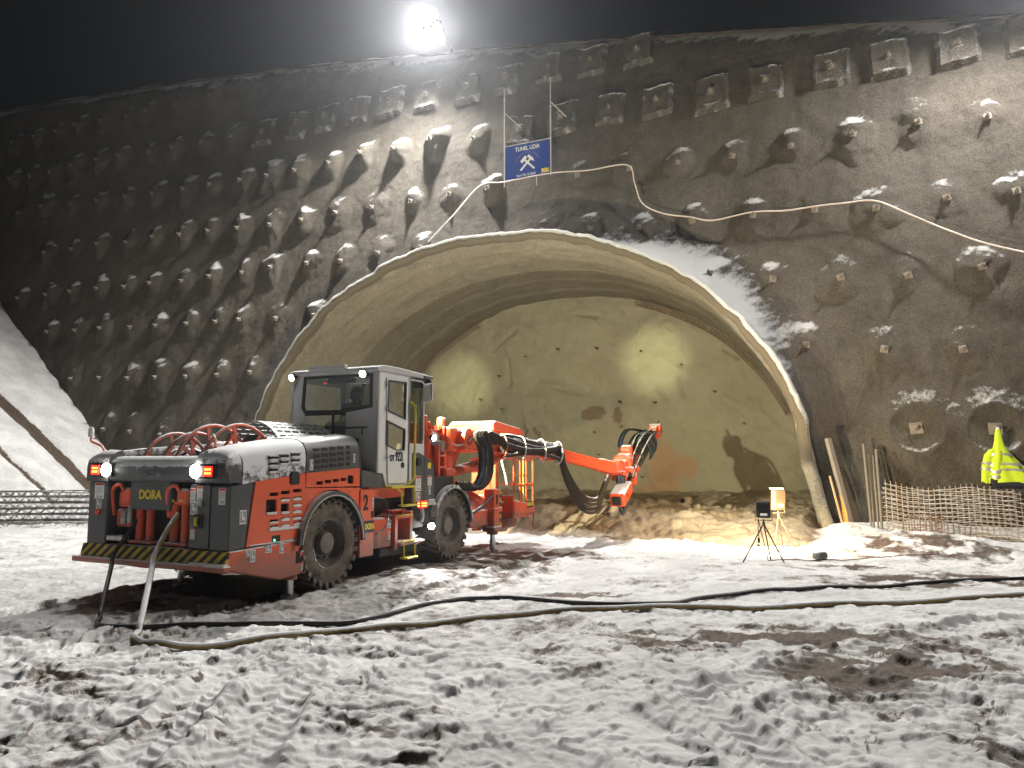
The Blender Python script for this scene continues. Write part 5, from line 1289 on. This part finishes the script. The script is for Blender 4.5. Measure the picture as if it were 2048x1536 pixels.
# jacks
def jack(x, y, ztop, r, big, name='front_jack'):
    root = empty(name, (x, y, 0), parent=rig)
    if big:
        b = B(); b.b2(-.15, .15, -.11, .11, .42, 1.15, .015); b.b2(-.18, .18, -.13, .13, .36, .46, .02); b.b2(-.17, .17, -.13, .13, .72, .80, .01); b.lathe([(0, .3), (.11, .3), (.11, .42), (0, .42)], axis='z', n=16); b.build('jack_leg', MAT['orange_worn'], root)
        b = B(); b.b2(.151, .156, -.1, .0, .45, 1.1); b.b2(.08, .148, -.116, -.11, .45, 1.1); b.build('hazard_strip', MAT['hazard'], root)
        b = B(); b.b2(-.07, .0, -.116, -.112, .86, 1.05); b.build('jack_slot', MAT['dark_inside'], root)
    else:
        b = B(); b.lathe([(0, ztop - .12), (.09, ztop - .12), (.09, ztop + .1), (0, ztop + .1)], axis='z', n=16); b.build('jack_leg', MAT['orange_worn'], root)
    b = B(); b.cyl((0, 0, -.04), (0, 0, ztop), r, 16); b.build('jack_ram', MAT['chrome'], root, smooth=40)
    b = B(); b.lathe([(0, -.03), (r * 2.2, -.03), (r * 2.2, .005), (r * 1.2, .03), (0, .03)], axis='z', n=18); b.build('jack_foot', MAT['steel'], root, smooth=40)
jack(6.48, .0, .45, .055, True); jack(6.48, 2.4, .45, .055, True)
for y0_, y1_ in ((.0, .55), (1.85, 2.4)):
    b = B(); b.b2(5.6, 6.4, y0_, y1_, .48, .78, .02); b.build('jack_beam', MAT['orange_worn'], rig)
b = B(); b.tube([(5.55, -.02, .72), (5.95, -.06, .85), (6.35, -.08, 1.05)], .03, 8); b.build('jack_hose', MAT['rubber_hose'], rig, smooth=50)
jack(1.14, .12, .32, .05, False, 'rear_jack'); jack(1.1, 1.98, .40, .05, False, 'rear_jack')
b = B(); b.tube(spline([(2.72, .0, 1.15), (2.9, -.05, 1.1), (2.98, -.06, .9), (2.95, -.04, .72), (2.75, -.02, .62)], 5), .012, 6); b.build('loose_cable', MAT['rubber_hose'], rig, smooth=50)
# ------------------------------------------------------------------ operator in the cab
def skin_body(name, verts, edges, radii, mat, parent=None, root=0, sub=1):
    me = bpy.data.meshes.new(name); me.from_pydata(verts, edges, []); o = link(name, me, mat, parent)
    md = o.modifiers.new('Skin', 'SKIN'); md.use_smooth_shade = True
    sv = me.skin_vertices[0].data if me.skin_vertices else None
    if sv is None:
        bmx = bmesh.new(); bmx.from_mesh(me); bmx.verts.layers.skin.verify(); bmx.to_mesh(me); bmx.free(); sv = me.skin_vertices[0].data
    for i, r_ in enumerate(radii):
        sv[i].radius = r_ if isinstance(r_, tuple) else (r_, r_); sv[i].use_root = (i == root)
    s = o.modifiers.new('Sub', 'SUBSURF'); s.levels = sub; s.render_levels = sub
    return o
prs = empty('person', (0, 0, 0)); prs.matrix_world = rig.matrix_basis.copy() @ Matrix.Translation((3.10, .66, 1.96))
prs.matrix_basis = rig.matrix_basis.copy() @ Matrix.Translation((3.10, .66, 1.96))
tag(prs, 'operator in dark jacket with yellow bands sitting inside the cab', 'person')
V = [(0, 0, .05), (0, 0, .25), (0, 0, .42), (.02, 0, .55), (.03, 0, .66), (.05, 0, .76), (.06, 0, .85),
     (0, .2, .5), (.08, .28, .28), (.32, .22, .22), (.44, .18, .24), (0, -.2, .5), (.06, -.34, .34), (.28, -.40, .26), (.42, -.42, .27),
     (.25, .1, .02), (.5, .12, .0), (.55, .12, -.38), (.25, -.1, .02), (.5, -.12, .0), (.55, -.12, -.38)]
E_ = [(0, 1), (1, 2), (2, 3), (3, 4), (4, 5), (5, 6), (2, 7), (7, 8), (8, 9), (9, 10), (2, 11), (11, 12), (12, 13), (13, 14), (0, 15), (15, 16), (16, 17), (0, 18), (18, 19), (19, 20)]
RR = [(.17, .13), (.16, .12), (.18, .12), .07, .075, (.095, .085), .06, .085, .065, .05, .04, .085, .065, .05, .04, .1, .08, .055, .1, .08, .055]
body = skin_body('body', V, E_, RR, MAT['dark_cloth'], prs, 0, 2)
b = B(); b.lathe([(0, .02), (.06, .03), (.088, .09), (.096, .15), (.085, .21), (.05, .245), (0, .255)], c=(.045, 0, .60), axis='z', n=18)
b.box((.14, 0, .735), (.03, .03, .05), .012); b.box((.04, .095, .73), (.04, .02, .055), .008); b.box((.04, -.095, .73), (.04, .02, .055), .008)
b.build('head', MAT['skin'], prs, smooth=60)
b = B(); b.lathe([(.099, .16), (.102, .19), (.094, .225), (.06, .262), (0, .272)], c=(.035, 0, .60), axis='z', n=18); b.box((-.05, 0, .72), (.05, .16, .12), .03); b.build('hair', MAT['hair'], prs, smooth=60)
for (x, y, z, sx, sy, sz) in ((.06, -.33, .37, .16, .17, .07), (.06, .29, .31, .16, .16, .07), (0, 0, .36, .30, .46, .07), (0, 0, .2, .38, .42, .08)):
    b = B(); n = 20
    b.lathe([(.5, -.5), (.51, 0), (.5, .5)], axis='z', n=n); o = b.build('reflective_band', MAT['hivis'], prs, smooth=60); o.matrix_basis = Matrix.Translation((x, y, z)) @ Matrix.Diagonal((sx * 1.05, sy * 1.05, sz, 1))
# ------------------------------------------------------------------ name board on the wall
UPR = Matrix((W, NIN, (0, 0, 1))).transposed().to_4x4()     # x along the wall, y into it, z up
sg = empty('sign_board'); sg.matrix_basis = Matrix.Translation(wpt(-9.47, 11.0, .62)) @ UPR
tag(sg, 'blue tunnel name board with crossed hammers, hung on pipes above the arch', 'sign')
b = B(); b.b2(-.755, .755, -.012, .012, -.56, .56, .003); b.build('board', MAT['blue'], sg)
b = B(); b.b2(-.77, .77, -.02, .02, .56, .585, .004); b.build('board_rail', MAT['galvanised'], sg)
SG = Matrix(((1, 0, 0), (0, 0, -1), (0, 1, 0))).to_4x4()
lettering('TUNEL LIDIA', .185, MAT['white'], sg, T(0, -.014, .40) @ SG, sx=.78, bold=.002)
lettering('Start 04.12.2020', .115, MAT['white'], sg, T(-.05, -.014, -.45) @ SG, sx=.85)
lettering('DORA', .17, MAT['sign_yellow'], sg, T(.6, -.014, -.42) @ SG, sx=.52, bold=.012)
b = B()
for k in range(22):
    a = R(160 - 140 * k / 21)
    if k in (8, 13): continue
    b.box((.40 * math.cos(a), -.0135, -.09 + .36 * math.sin(a)), (.018, .003, .03 if k % 3 else .022), 0, (0, -(a - math.pi / 2), 0))
b.build('small_print', MAT['decal_grey'], sg)
for s in (-1, 1):
    b = B(); b.poly([(-.03, -.33), (.03, -.33), (.03, .17), (-.03, .17)], 'y', -.016 - .003 * (s > 0), -.012)
    b.poly([(-.14, .13), (.06, .13), (.16, .165), (.06, .21), (-.14, .21)] if s > 0 else [(.11, .12), (.11, .22), (-.13, .22), (-.13, .12)], 'y', -.0165 - .003 * (s > 0), -.0115)
    o = b.build('hammer', MAT['white'], sg); o.matrix_basis = T(0, 0, -.06) @ Matrix.Rotation(R(45) * s, 4, 'Y')
for x, z0, z1, y in ((-.79, -.62, 2.5, -.02), (-.83, -.7, 2.2, .06), (.785, -.6, 2.52, -.02)):
    b = B(); b.tube([(x, y, z0), (x, y, z1)], .017, 8); b.tube([(x, y, z1 - .04), (x, y, z1)], .03, 8); b.build('pipe', MAT['galvanised'], sg, smooth=50)
for x, z in ((-.79, 1.7), (.785, 1.75)):
    b = B(); b.tube([(x, 0, z), (x + .28, .6, z - .28)], .017, 6); b.build('bracket', MAT['galvanised'], sg)
b = B(); b.tube([(.3, 0, -.57), (.3, .02, -.85)], .012, 6); b.build('dropper', MAT['galvanised'], sg)

# snowy cable strung from anchor to anchor
pts = [(-13.05, 8.84, .2), (-12.1, 9.62, .35), (-11.12, 10.43, .55), (-10.22, 10.40, .6), (-8.68, 10.42, .6), (-7.5, 10.36, .45), (-6.31, 10.33, .42), (-6.1, 9.75, .3), (-5.84, 9.05, .3), (-5.2, 8.6, .4), (-4.42, 8.36, .42), (-3.84, 8.2, .35), (-2.81, 8.29, .35), (-2.0, 8.22, .3), (-1.28, 8.23, .3), (-.5, 8.21, .3), (.16, 8.15, .3), (.9, 7.65, .3), (1.71, 7.1, .3), (2.6, 6.6, .3), (4.6, 5.8, .3)]
b = B(); b.tube(spline([tuple(wpt(*p)) for p in pts], 6), .019, 6); tag(b.build('wall_cable', MAT['snow_rope'], smooth=60), 'snow-crusted pale cable slung between anchors over the arch', 'cable')

# hi-vis jacket hung by its hood on an anchor plate
jk = empty('jacket'); jk.matrix_basis = Matrix.Translation(wpt(2.23, 2.32, .30)) @ UPR
tag(jk, 'fluorescent yellow work jacket with grey bands hanging by its hood from an anchor plate', 'jacket')
def garment(name, rows, mat, parent, nf=5, amp=.12, seed=0, n=36, closed_top=True):
    """rows: (z, cx, half width, half depth)"""
    b = B(); rs = random.Random(seed); ph = [rs.uniform(0, 6.28) for _ in range(4)]; rings = []
    zt, zb = rows[0][0], rows[-1][0]
    for (z, cx_, hw, hd) in rows:
        f = (zt - z) / (zt - zb); ring = []
        for k in range(n):
            a = 2 * math.pi * k / n; m = 1 + amp * f * (math.sin(nf * a + ph[0] + f * 1.2) + .5 * math.sin((nf * 2 + 1) * a + ph[1]))
            ring.append(b.bm.verts.new((cx_ + hw * math.cos(a) * m, hd * math.sin(a) * m, z + .02 * f * math.sin(3 * a + ph[2]))))
        rings.append(ring)
    for A, C in zip(rings[:-1], rings[1:]):
        for k in range(n): b.bm.faces.new((A[k], A[(k + 1) % n], C[(k + 1) % n], C[k]))
    b.bm.faces.new(rings[0]); b.bm.faces.new(rings[-1][::-1])
    return b.build(name, mat, parent, smooth=70)
def dens(rows, k=4):
    out = []
    for p, q in zip(rows[:-1], rows[1:]):
        for i in range(k): f = i / k; f2 = f; out.append(tuple(p[j] + (q[j] - p[j]) * f2 for j in range(4)))
    return out + [rows[-1]]
BODY = [(.06, 0, .035, .03), (-.02, .0, .06, .05), (-.2, .0, .08, .07), (-.34, .0, .11, .08), (-.46, .0, .17, .09), (-.62, .04, .24, .10), (-.85, .12, .33, .12), (-1.05, .20, .41, .13), (-1.10, .21, .42, .13)]
body_j = garment('jacket_body', dens(BODY), MAT['hivis'], jk, 6, .17, 2)
SL = [(-.38, -.10, .07, .07), (-.5, -.19, .095, .08), (-.75, -.25, .10, .08), (-1.0, -.28, .085, .07), (-1.10, -.29, .08, .06)]
slv = garment('sleeve', dens(SL), MAT['hivis'], jk, 3, .06, 4)
SL2 = [(-.42, -.02, .08, .11), (-.6, -.05, .12, .13), (-.85, -.08, .13, .13), (-1.02, -.10, .12, .12)]
slv2 = garment('sleeve', dens(SL2), MAT['hivis'], jk, 3, .05, 6)
def band(rows, z, w_, parent, seed, nf, amp):
    rr = []
    for zz in (z, z - w_):
        for p, q in zip(rows[:-1], rows[1:]):
            if p[0] >= zz >= q[0]:
                f = (p[0] - zz) / (p[0] - q[0]); rr.append((zz, p[1] + (q[1] - p[1]) * f, (p[2] + (q[2] - p[2]) * f) * 1.1 + .006, (p[3] + (q[3] - p[3]) * f) * 1.12 + .008)); break
    if len(rr) == 2: garment('reflective_band', rr, MAT['reflective'], parent, nf, .03, seed)
band(BODY, -.47, .05, body_j, 2, 5, .1); band(BODY, -.68, .05, body_j, 2, 5, .1); band(BODY, -.80, .05, body_j, 2, 5, .1)
band(SL, -.66, .045, slv, 4, 3, .06); band(SL, -.78, .045, slv, 4, 3, .06); band(SL2, -.84, .05, slv2, 6, 3, .05); band(SL2, -.95, .045, slv2, 6, 3, .05)
garment('dark_hem', [(-1.08, .20, .41, .125), (-1.17, .22, .42, .125), (-1.19, .22, .40, .11)], MAT['dark_cloth'], jk, 5, .05, 2)
garment('dark_cuff', [(-1.0, -.10, .11, .11), (-1.14, -.13, .10, .10)], MAT['dark_cloth'], jk, 3, .05, 6)
b = B(); b.lathe([(0, 0), (.04, 0), (.035, .035), (0, .045)], c=(0, -.01, .045), axis='z', n=12); b.build('snow_cap', MAT['white'], jk, smooth=60)

# ------------------------------------------------------------------ steel leaning by the portal leg
def leaning(name, p0, p1, builder, label, cat, group=None):
    p0, p1 = Vector(p0), Vector(p1); d = p1 - p0
    o = builder(d.length); o.matrix_basis = Matrix.Translation(p0) @ d.to_track_quat('Z', 'Y').to_matrix().to_4x4(); tag(o, label, cat, group); return o
def channel(L_):
    b = B(); b.b2(-.055, .055, .04, .047, 0, L_); b.b2(-.055, -.048, -.045, .04, 0, L_); b.b2(.048, .055, -.045, .04, 0, L_); return b.build('steel_channel', MAT['bar_steel'])
leaning('steel_channel', (7.20, 16.05, gz(7.2, 16.05) - .05), (7.0, 16.55, 2.18), channel, 'snow-dusted steel channel leaning on the portal leg', 'channel')
def board(L_):
    b = B(); b.b2(-.045, .045, -.012, .012, 0, L_, .003); return b.build('orange_board', MAT['orange_board'])
leaning('orange_board', (7.08, 16.0, gz(7.08, 16.0) - .04), (7.14, 16.35, 1.32), board, 'narrow orange board leaning between channel and portal leg', 'board')
def lath(L_):
    b = B(); b.b2(-.02, .02, -.012, .012, 0, L_, .003); return b.build('wooden_lath', MAT['timber'])
leaning('wooden_lath', (6.98, 15.95, gz(6.98, 15.95) - .04), (6.90, 16.3, 1.36), lath, 'thin pale wooden lath leaning against the lit portal leg', 'lath')
for i, (x0, x1, h, r_) in enumerate(((7.66, 7.92, 2.06, .026), (7.70, 8.02, 1.84, .02), (7.78, 8.12, 1.80, .02), (7.84, 8.20, 1.94, .028))):
    def bar(L_, r_=r_):
        b = B(); b.tube([(0, 0, 0), (0, 0, L_)], r_, 8); return b.build('anchor_bar', MAT['bar_steel'], smooth=50)
    leaning('anchor_bar', (x0, 16.1 - .03 * i, gz(x0, 16.1) - .05), (x1, 16.85, h), bar, ('tall snowy anchor bar of the bunch, the one closest to the leaning channel', 'snowy anchor bar standing second from the leaning channel in the bunch', 'short snowy anchor bar standing third from the leaning channel in the bunch', 'thick snowy anchor bar of the bunch, right beside the mesh sheets')[i], 'bar', 'anchor bars leaning on the wall')

# bent sheets of reinforcing mesh
def mesh_sheet(name, A, Bp, hgt, lean, bow, nx, nz, label, mat, seed):
    o_ = empty(name, (A[0], A[1], gz(A[0], A[1]))); tag(o_, label, 'wire mesh', 'mesh sheets stacked by the wall'); rs = random.Random(seed)
    A = Vector((A[0], A[1], 0)); D = Vector((Bp[0], Bp[1], 0)) - A; nrm = Vector((NIN[0], NIN[1], 0))
    fs_ = np.linspace(0, 1, 12); zb = gzs(A.x + D.x * fs_, A.y + D.y * fs_); z00 = zb[0]
    def P(f, g):
        zg_ = np.interp(f, np.linspace(0, 1, 12), zb)
        return D * f + nrm * (lean * g + bow * math.sin(math.pi * f) * (1 - .4 * g)) + Vector((0, 0, float(zg_) - z00 - .02 + hgt * g * (1 + .03 * math.sin(f * 9 + seed))))
    b = B()
    for i in range(nx + 1):
        f = i / nx; e = rs.uniform(.0, .06); b.tube([tuple(P(f, g)) for g in np.linspace(-.02 - e, 1.03 + e, 8)], .007, 4)
    b.build('upright_wires', mat, o_)
    b = B()
    for j in range(nz + 1):
        g = j / nz; e = rs.uniform(0, .03); b.tube([tuple(P(f, g) + Vector((0, 0, .0)) - nrm * .011) for f in np.linspace(-.01 - e, 1.01 + e, 26)], .007, 4)
    b.build('level_wires', mat, o_); return o_
mesh_sheet('mesh_sheet', (7.95, 15.75), (10.15, 14.95), .98, .30, .10, 23, 11, 'rusty reinforcing mesh sheet standing bent against the wall, front of the stack', MAT['mesh_wire'], 1)
mesh_sheet('mesh_sheet', (7.92, 15.92), (10.10, 15.10), 1.0, .28, .12, 23, 11, 'reinforcing mesh sheet standing second in the stack against the wall', MAT['mesh_wire'], 2)
mesh_sheet('mesh_sheet', (7.98, 16.06), (10.0, 15.28), .96, .30, .06, 21, 10, 'reinforcing mesh sheet at the back of the stack against the wall', MAT['mesh_wire'], 3)
mesh_sheet('mesh_sheet', (8.0, 15.45), (8.7, 15.2), .42, .12, .0, 14, 7, 'small offcut of reinforcing mesh leaning in front of the large sheets', MAT['rust'], 4)

# ------------------------------------------------------------------ work lights on tripods
def tripod(name, feet, apex, mat, head, size, face, mlamp, label, lit=None, braces=False):
    root = empty(name, (apex[0], apex[1], gz(apex[0], apex[1]))); tag(root, label, 'work light', None); r0 = root.location.copy()
    ap = Vector(apex) - r0
    for (x, y) in feet:
        f = Vector((x, y, gz(x, y) - .015)) - r0; b = B(); b.tube([tuple(f), tuple(ap)], .011, 6); b.build('leg', mat, root, smooth=50)
        if braces:
            b = B(); b.tube([tuple(f * .55 + ap * .45), tuple(Vector((0, 0, ap.z * .5)))], .008, 6); b.build('brace', mat, root)
    b = B(); b.lathe([(0, -.03), (.022, -.03), (.022, .03), (.012, .04), (.012, .07), (0, .07)], c=tuple(ap), axis='z', n=10); b.build('hub', mat, root, smooth=40)
    h = Vector(head) - r0; w_, hh = size
    M = Matrix.Translation(h) @ Vector(face).to_track_quat('Y', 'Z').to_matrix().to_4x4()
    b = B(); b.tube([(-w_ / 2 - .02, 0, 0), (-w_ / 2 - .02, 0, -hh / 2 - .05), (w_ / 2 + .02, 0, -hh / 2 - .05), (w_ / 2 + .02, 0, 0)], .008, 6); y_ = b.build('yoke', mat, root); y_.matrix_basis = M
    b = B(); b.b2(-w_ / 2, w_ / 2, -.045, .05, -hh / 2, hh / 2, .015)
    for q in range(7): b.b2(-w_ * .42, w_ * .42, -.062, -.045, -hh * .10 + q * hh * .075, -hh * .10 + q * hh * .075 + .008)
    hd = b.build('lamp_head', mlamp, root); hd.matrix_basis = M
    b = B(); b.b2(-w_ * .2, w_ * .28, -.05, -.045, -hh * .34, -hh * .2); b.build('rating_plate', MAT['white'], hd)
    b = B(); b.b2(-w_ * .45, w_ * .45, .05, .054, -hh * .42, hh * .42); b.build('lens', MAT['led_warm'] if lit else MAT['glass'], hd)
    if lit:
        ld = bpy.data.lights.new('work_glow', 'SPOT'); ld.energy = lit; ld.spot_size = R(140); ld.spot_blend = .5; ld.shadow_soft_size = .07; ld.color = (1, .74, .42)
        lo = bpy.data.objects.new('work_glow', ld); col.objects.link(lo); lo.parent = hd; lo.matrix_basis = T(0, .08, 0) @ Vector((0, 1, 0)).to_track_quat('-Z', 'Y').to_matrix().to_4x4()
    return root
t1 = tripod('work_light', [(3.79, 12.48), (4.37, 12.82), (4.47, 12.46)], (4.19, 12.58, .64), MAT['black'], (4.19, 12.58, .87), (.23, .27), (.42, 1, .25), MAT['black'], 'black work light on thin tripod, lit and turned towards the heading', 1500)
b = B(); b.tube(spline([(-.1, -.06, -.1), (-.11, -.05, -.25), (-.1, -.03, -.45)], 4), .006, 5); b.box((-.1, -.03, -.5), (.035, .035, .09), .01); b.lathe([(0, 0), (.022, 0), (.022, .03), (0, .03)], c=(-.11, -.03, -.6), axis='z', n=10); o = b.build('plug_lead', MAT['black'], t1); o.location = Vector((4.19, 12.58, .87)) - t1.location
paint('cream', (.10, .07, .045), .6, .4)
t2 = tripod('work_light', [(4.66, 13.5), (5.12, 14.3), (5.24, 13.95)], (4.87, 13.8, .70), MAT['rust_bare'], (4.86, 13.75, .97), (.28, .36), (-.45, .9, .05), MAT['cream'], 'larger cream work light on orange tripod, behind the black one', None, True)
b = B(); b.b2(-.13, .13, -.02, .10, .19, .22, .01); b.build('snow_cap', MAT['white'], [c for c in t2.children if c.name.startswith('lamp_head')][0])
# lamp lead and grey stone
def ground_line(name, pts, r, mat, label, cat, lift=0.0, n=6, k=8, pre=None):
    P = [(x, y, 0) for x, y in pts]; S = spline(P, n); X_ = np.array([p.x for p in S]); Y_ = np.array([p.y for p in S]); g0 = gzs(X_, Y_); gm_ = np.max([gzs(X_ + dx, Y_ + dy) for dx in (-.06, .06) for dy in (-.05, .04)] + [g0], axis=0); S = [Vector((x_, y_, float(a_ * .7 + b_ * .3) + r * .6 + lift)) for x_, y_, a_, b_ in zip(X_, Y_, gm_, g0)]
    zs = [p.z for p in S]
    for _ in range(3): zs = [max(zs[i] - .01, (zs[max(i - 1, 0)] + 2 * zs[i] + zs[min(i + 1, len(zs) - 1)]) / 4) for i in range(len(zs))]
    for p, z in zip(S, zs): p.z = z
    if pre: S = spline([Vector(p) for p in pre] + [S[0] + Vector((0, 0, .05))], 6)[:-1] + S
    b = B(); b.tube(S, r, k); o = b.build(name, mat, smooth=60); tag(o, label, cat); return o
ground_line('lamp_lead', [(4.3, 12.75), (4.7, 12.82), (5.1, 12.8), (5.6, 12.9), (6.4, 13.1), (7.4, 13.2)], .008, MAT['rust_bare'], 'thin dark red lead trailing from the black work light past the grey stone', 'cable', pre=[(4.1, 12.6, .75), (4.2, 12.68, .4)])
def rock_mesh(seed, r=1.0, sub=3):
    bm = bmesh.new(); bmesh.ops.create_icosphere(bm, subdivisions=sub, radius=r); rs = random.Random(seed); ax = [Vector((rs.gauss(0, 1), rs.gauss(0, 1), rs.gauss(0, 1))).normalized() for _ in range(9)]
    for v in bm.verts:
        n_ = v.co.normalized(); d = 1.0
        for a in ax: d = min(d, .72 / max(.05, n_.dot(a))) if n_.dot(a) > .72 else d
        v.co = n_ * d * r * (1 + .05 * math.sin(7 * n_.x + seed) * math.sin(6 * n_.y))
    me = bpy.data.meshes.new('stone'); bm.to_mesh(me); bm.free(); me.polygons.foreach_set('use_smooth', [True] * len(me.polygons)); me.set_sharp_from_angle(angle=R(32)); return me
rocks = [rock_mesh(s) for s in range(4)]
paint('stone_snow', (.17, .17, .165), .85, .5, (.1, .1, .1), snow=.35)
paint('rubble', (.19, .155, .11), .9, .5, (.2, .15, .1))
o = link('stone', rocks[0], MAT['stone_snow']); o.location = (5.22, 12.86, gz(5.22, 12.86) + .06); o.scale = (.13, .12, .10); tag(o, 'grey rounded stone on the snow beside the work light lead', 'stone')
rs = random.Random(9)
for i in range(9):
    L_ = rs.uniform(-3.4, -.5); of = rs.uniform(-.6, 3.2); p = rpt(L_, 0, of); s_ = rs.uniform(.05, .15)
    o = bpy.data.objects.new('boulder', rocks[i % 4].copy() if i < 4 else bpy.data.objects['boulder' if i % 4 == 0 else 'boulder.%03d' % (i % 4)].data); col.objects.link(o)
    if i < 4: o.data.materials.clear(); o.data.materials.append(MAT['rubble'])
    o.location = (p[0], p[1], gz(p[0], p[1]) + s_ * .3); o.scale = (s_ * rs.uniform(.9, 1.5), s_, s_ * rs.uniform(.6, .9)); o.rotation_euler = (rs.uniform(0, 6), rs.uniform(0, 6), rs.uniform(0, 6))
    tag(o, 'angular tan boulder lying in the muck inside the right portal leg', 'boulder', 'boulders by the portal leg')

# ------------------------------------------------------------------ supply lines to the rig
def rl(x, y, z):
    p = RIG0 + EF * x + EL * y; return (float(p[0]), float(p[1]), z)
ground_line('power_cable', [(-4.36, 8.10), (-4.28, 7.92), (-4.0, 7.82), (-3.19, 7.82), (-2.37, 7.82), (-1.68, 7.94), (-1.28, 8.38), (-.95, 8.9), (-.45, 9.35), (.16, 9.15), (.72, 8.8), (1.75, 8.78), (2.27, 9.21), (2.99, 9.59), (3.72, 9.85), (4.58, 10.04), (5.21, 10.24), (6.11, 10.62), (8, 11.2)], .026, MAT['rubber_hose'], 'black power cable running from the rig across the snow', 'cable', pre=[rl(.12, 1.62, .98), rl(.02, 1.66, .80)] + [tuple(Vector(rl(-.11, 1.72, .57)).lerp(Vector((-4.37, 8.12, .05)), f)) for f in (0, .25, .5, .75, .93)])
paint('yellow_hose', (.33, .24, .09), .85, .6, (.22, .18, .13), snow=1.0)
ground_line('water_hose', [(-3.61, 7.42), (-3.55, 7.2), (-3.42, 7.08), (-3.15, 6.97), (-2.63, 7.04), (-2.01, 7.28), (-1.52, 7.66), (-.9, 7.94), (-.13, 8.32), (.53, 8.49), (1.26, 8.54), (2.14, 8.69), (2.72, 8.75), (3.45, 8.84), (4.24, 8.93), (5.23, 9.12), (6.39, 9.41), (7.42, 9.63), (9.5, 10.2)], .032, MAT['yellow_hose'], 'snow-covered yellow water hose running from the rig across the yard', 'hose', pre=[rl(.13, .95, 1.05), rl(.02, .98, .88)] + [tuple(Vector(rl(-.12, 1.01, .60)).lerp(Vector((-3.62, 7.45, .06)), f)) for f in (0, .25, .5, .75, .93)])
ground_line('loose_wire', [(8.2, 14.6), (8.57, 14.9), (9.16, 14.4), (9.6, 14.5), (10.4, 14.6), (11.5, 14.8)], .008, MAT['rust_bare'], 'thin rusty wire curling over the snow below the mesh sheets', 'wire', lift=.02)

# ------------------------------------------------------------------ lattice girders stacked by the bank
def girder_mesh(R_, L_, n):
    b = B(); hA = L_ / R_ / 2
    def Q(a, r, z): return ((R_ + r) * math.sin(a), (R_ + r) * (math.cos(a) - 1), z)
    an = np.linspace(-hA, hA, 40)
    b.tube([Q(a, 0, .155) for a in an], .013, 6)
    for s in (-1, 1): b.tube([Q(a, s * .09, .015) for a in an], .013, 6)
    for s in (-1, 1):
        z_ = []
        for k in range(n + 1):
            a = -hA + 2 * hA * k / n; z_.append(Q(a, 0, .155) if k % 2 else Q(a, s * .09, .015))
        b.tube(z_, .008, 4)
    bmesh.ops.recalc_face_normals(b.bm, faces=b.bm.faces)
    me = bpy.data.meshes.new('lattice_girder'); b.bm.to_mesh(me); b.bm.free(); me.materials.append(MAT['girder_steel']); return me
paint('girder_steel', (.13, .11, .095), .75, .5, (.2, .12, .07), snow=.62)
gm = girder_mesh(9.0, 7.4, 48)
lv = ['bottom', 'second', 'third', 'fourth', 'fifth', 'top']
rs = random.Random(21)
for r_ in range(3):
    for i in range(6):
        o = link('lattice_girder', gm); o.location = (-11.9 + rs.uniform(-.3, .3), 20.4 + .24 * r_ + .04 * i, gz(-12, 20.5) - .06 + .158 * i + rs.uniform(-.01, .01)); o.rotation_euler = (rs.uniform(-.03, .03), R(rs.uniform(-.4, .1)), R(-3 + rs.uniform(-1.5, 2.5)))
        tag(o, 'curved steel lattice girder in the %s row of the stack, %s' % (('front', 'middle', 'back')[r_], lv[i] + ' layer' if i < 5 else 'topmost'), 'girder', 'lattice girders below the bank')
o = link('lattice_girder', gm); o.location = (-12.2, 19.6, gz(-12, 19.4) - .03); o.rotation_euler = (0, 0, R(-2)); tag(o, 'curved steel lattice girder lying alone on the snow before the stack', 'girder', 'lattice girders below the bank')
o = link('lattice_girder', gm); o.location = (-12.6, 21.1, gz(-12, 20.9) - .02 + .72); o.rotation_euler = (0, R(1.2), R(2)); tag(o, 'curved steel lattice girder resting against the snow bank behind the stack', 'girder', 'lattice girders below the bank')

# small snowy spruce at the wall foot
sp = empty('spruce_sapling', (10.62, 15.3, gz(10.62, 15.3))); tag(sp, 'small dark spruce sapling dusted with snow beside the mesh sheets', 'tree')
paint('needles', (.03, .055, .03), .8, .4, (.05, .05, .03), snow=.45)
b = B(); b.tube([(0, 0, -.05), (.02, 0, .4), (0, .01, .95)], [.025, .018, .004], 6); b.build('trunk', MAT['timber'], sp)
b = B(); rs = random.Random(4)
for k in range(46):
    z = .08 + .85 * k / 46; a = k * 2.4; ln = (.98 - z) * .42 + .05
    tip = Vector((math.cos(a) * ln, math.sin(a) * ln, z - .06 + rs.uniform(-.03, .03))); base_ = Vector((0, 0, z))
    for q in range(16):
        f = .15 + .85 * q / 15; c_ = base_.lerp(tip, f); w_ = .05 * (1.1 - f * .5); d = Vector((rs.gauss(0, 1), rs.gauss(0, 1), rs.gauss(0, .5))).normalized() * w_
        e = (tip - base_).normalized() * .05
        b.quad(tuple(c_ - d * .1), tuple(c_ + d + e), tuple(c_ + d * 1.1 + e * 1.2), tuple(c_ + d * .1 + e * .4))
b.build('crown', MAT['needles'], sp, recalc=False)
# ------------------------------------------------------------------ frosty air round the whole site
b = B(); b.b2(-70, 40, -30, 75, -1.6, 44)
hz_ = b.build('haze', None); tag(hz_, kind='stuff')
m = bpy.data.materials.new('haze_air'); m.use_nodes = True; nt = m.node_tree
nt.nodes.remove(nt.nodes['Principled BSDF'])
pv = nt.nodes.new('ShaderNodeVolumePrincipled'); pv.inputs['Color'].default_value = (.85, .9, 1, 1); pv.inputs['Density'].default_value = .0008; pv.inputs['Anisotropy'].default_value = .8
nt.links.new(pv.outputs[0], nt.nodes['Material Output'].inputs['Volume'])
hz_.data.materials.append(m)
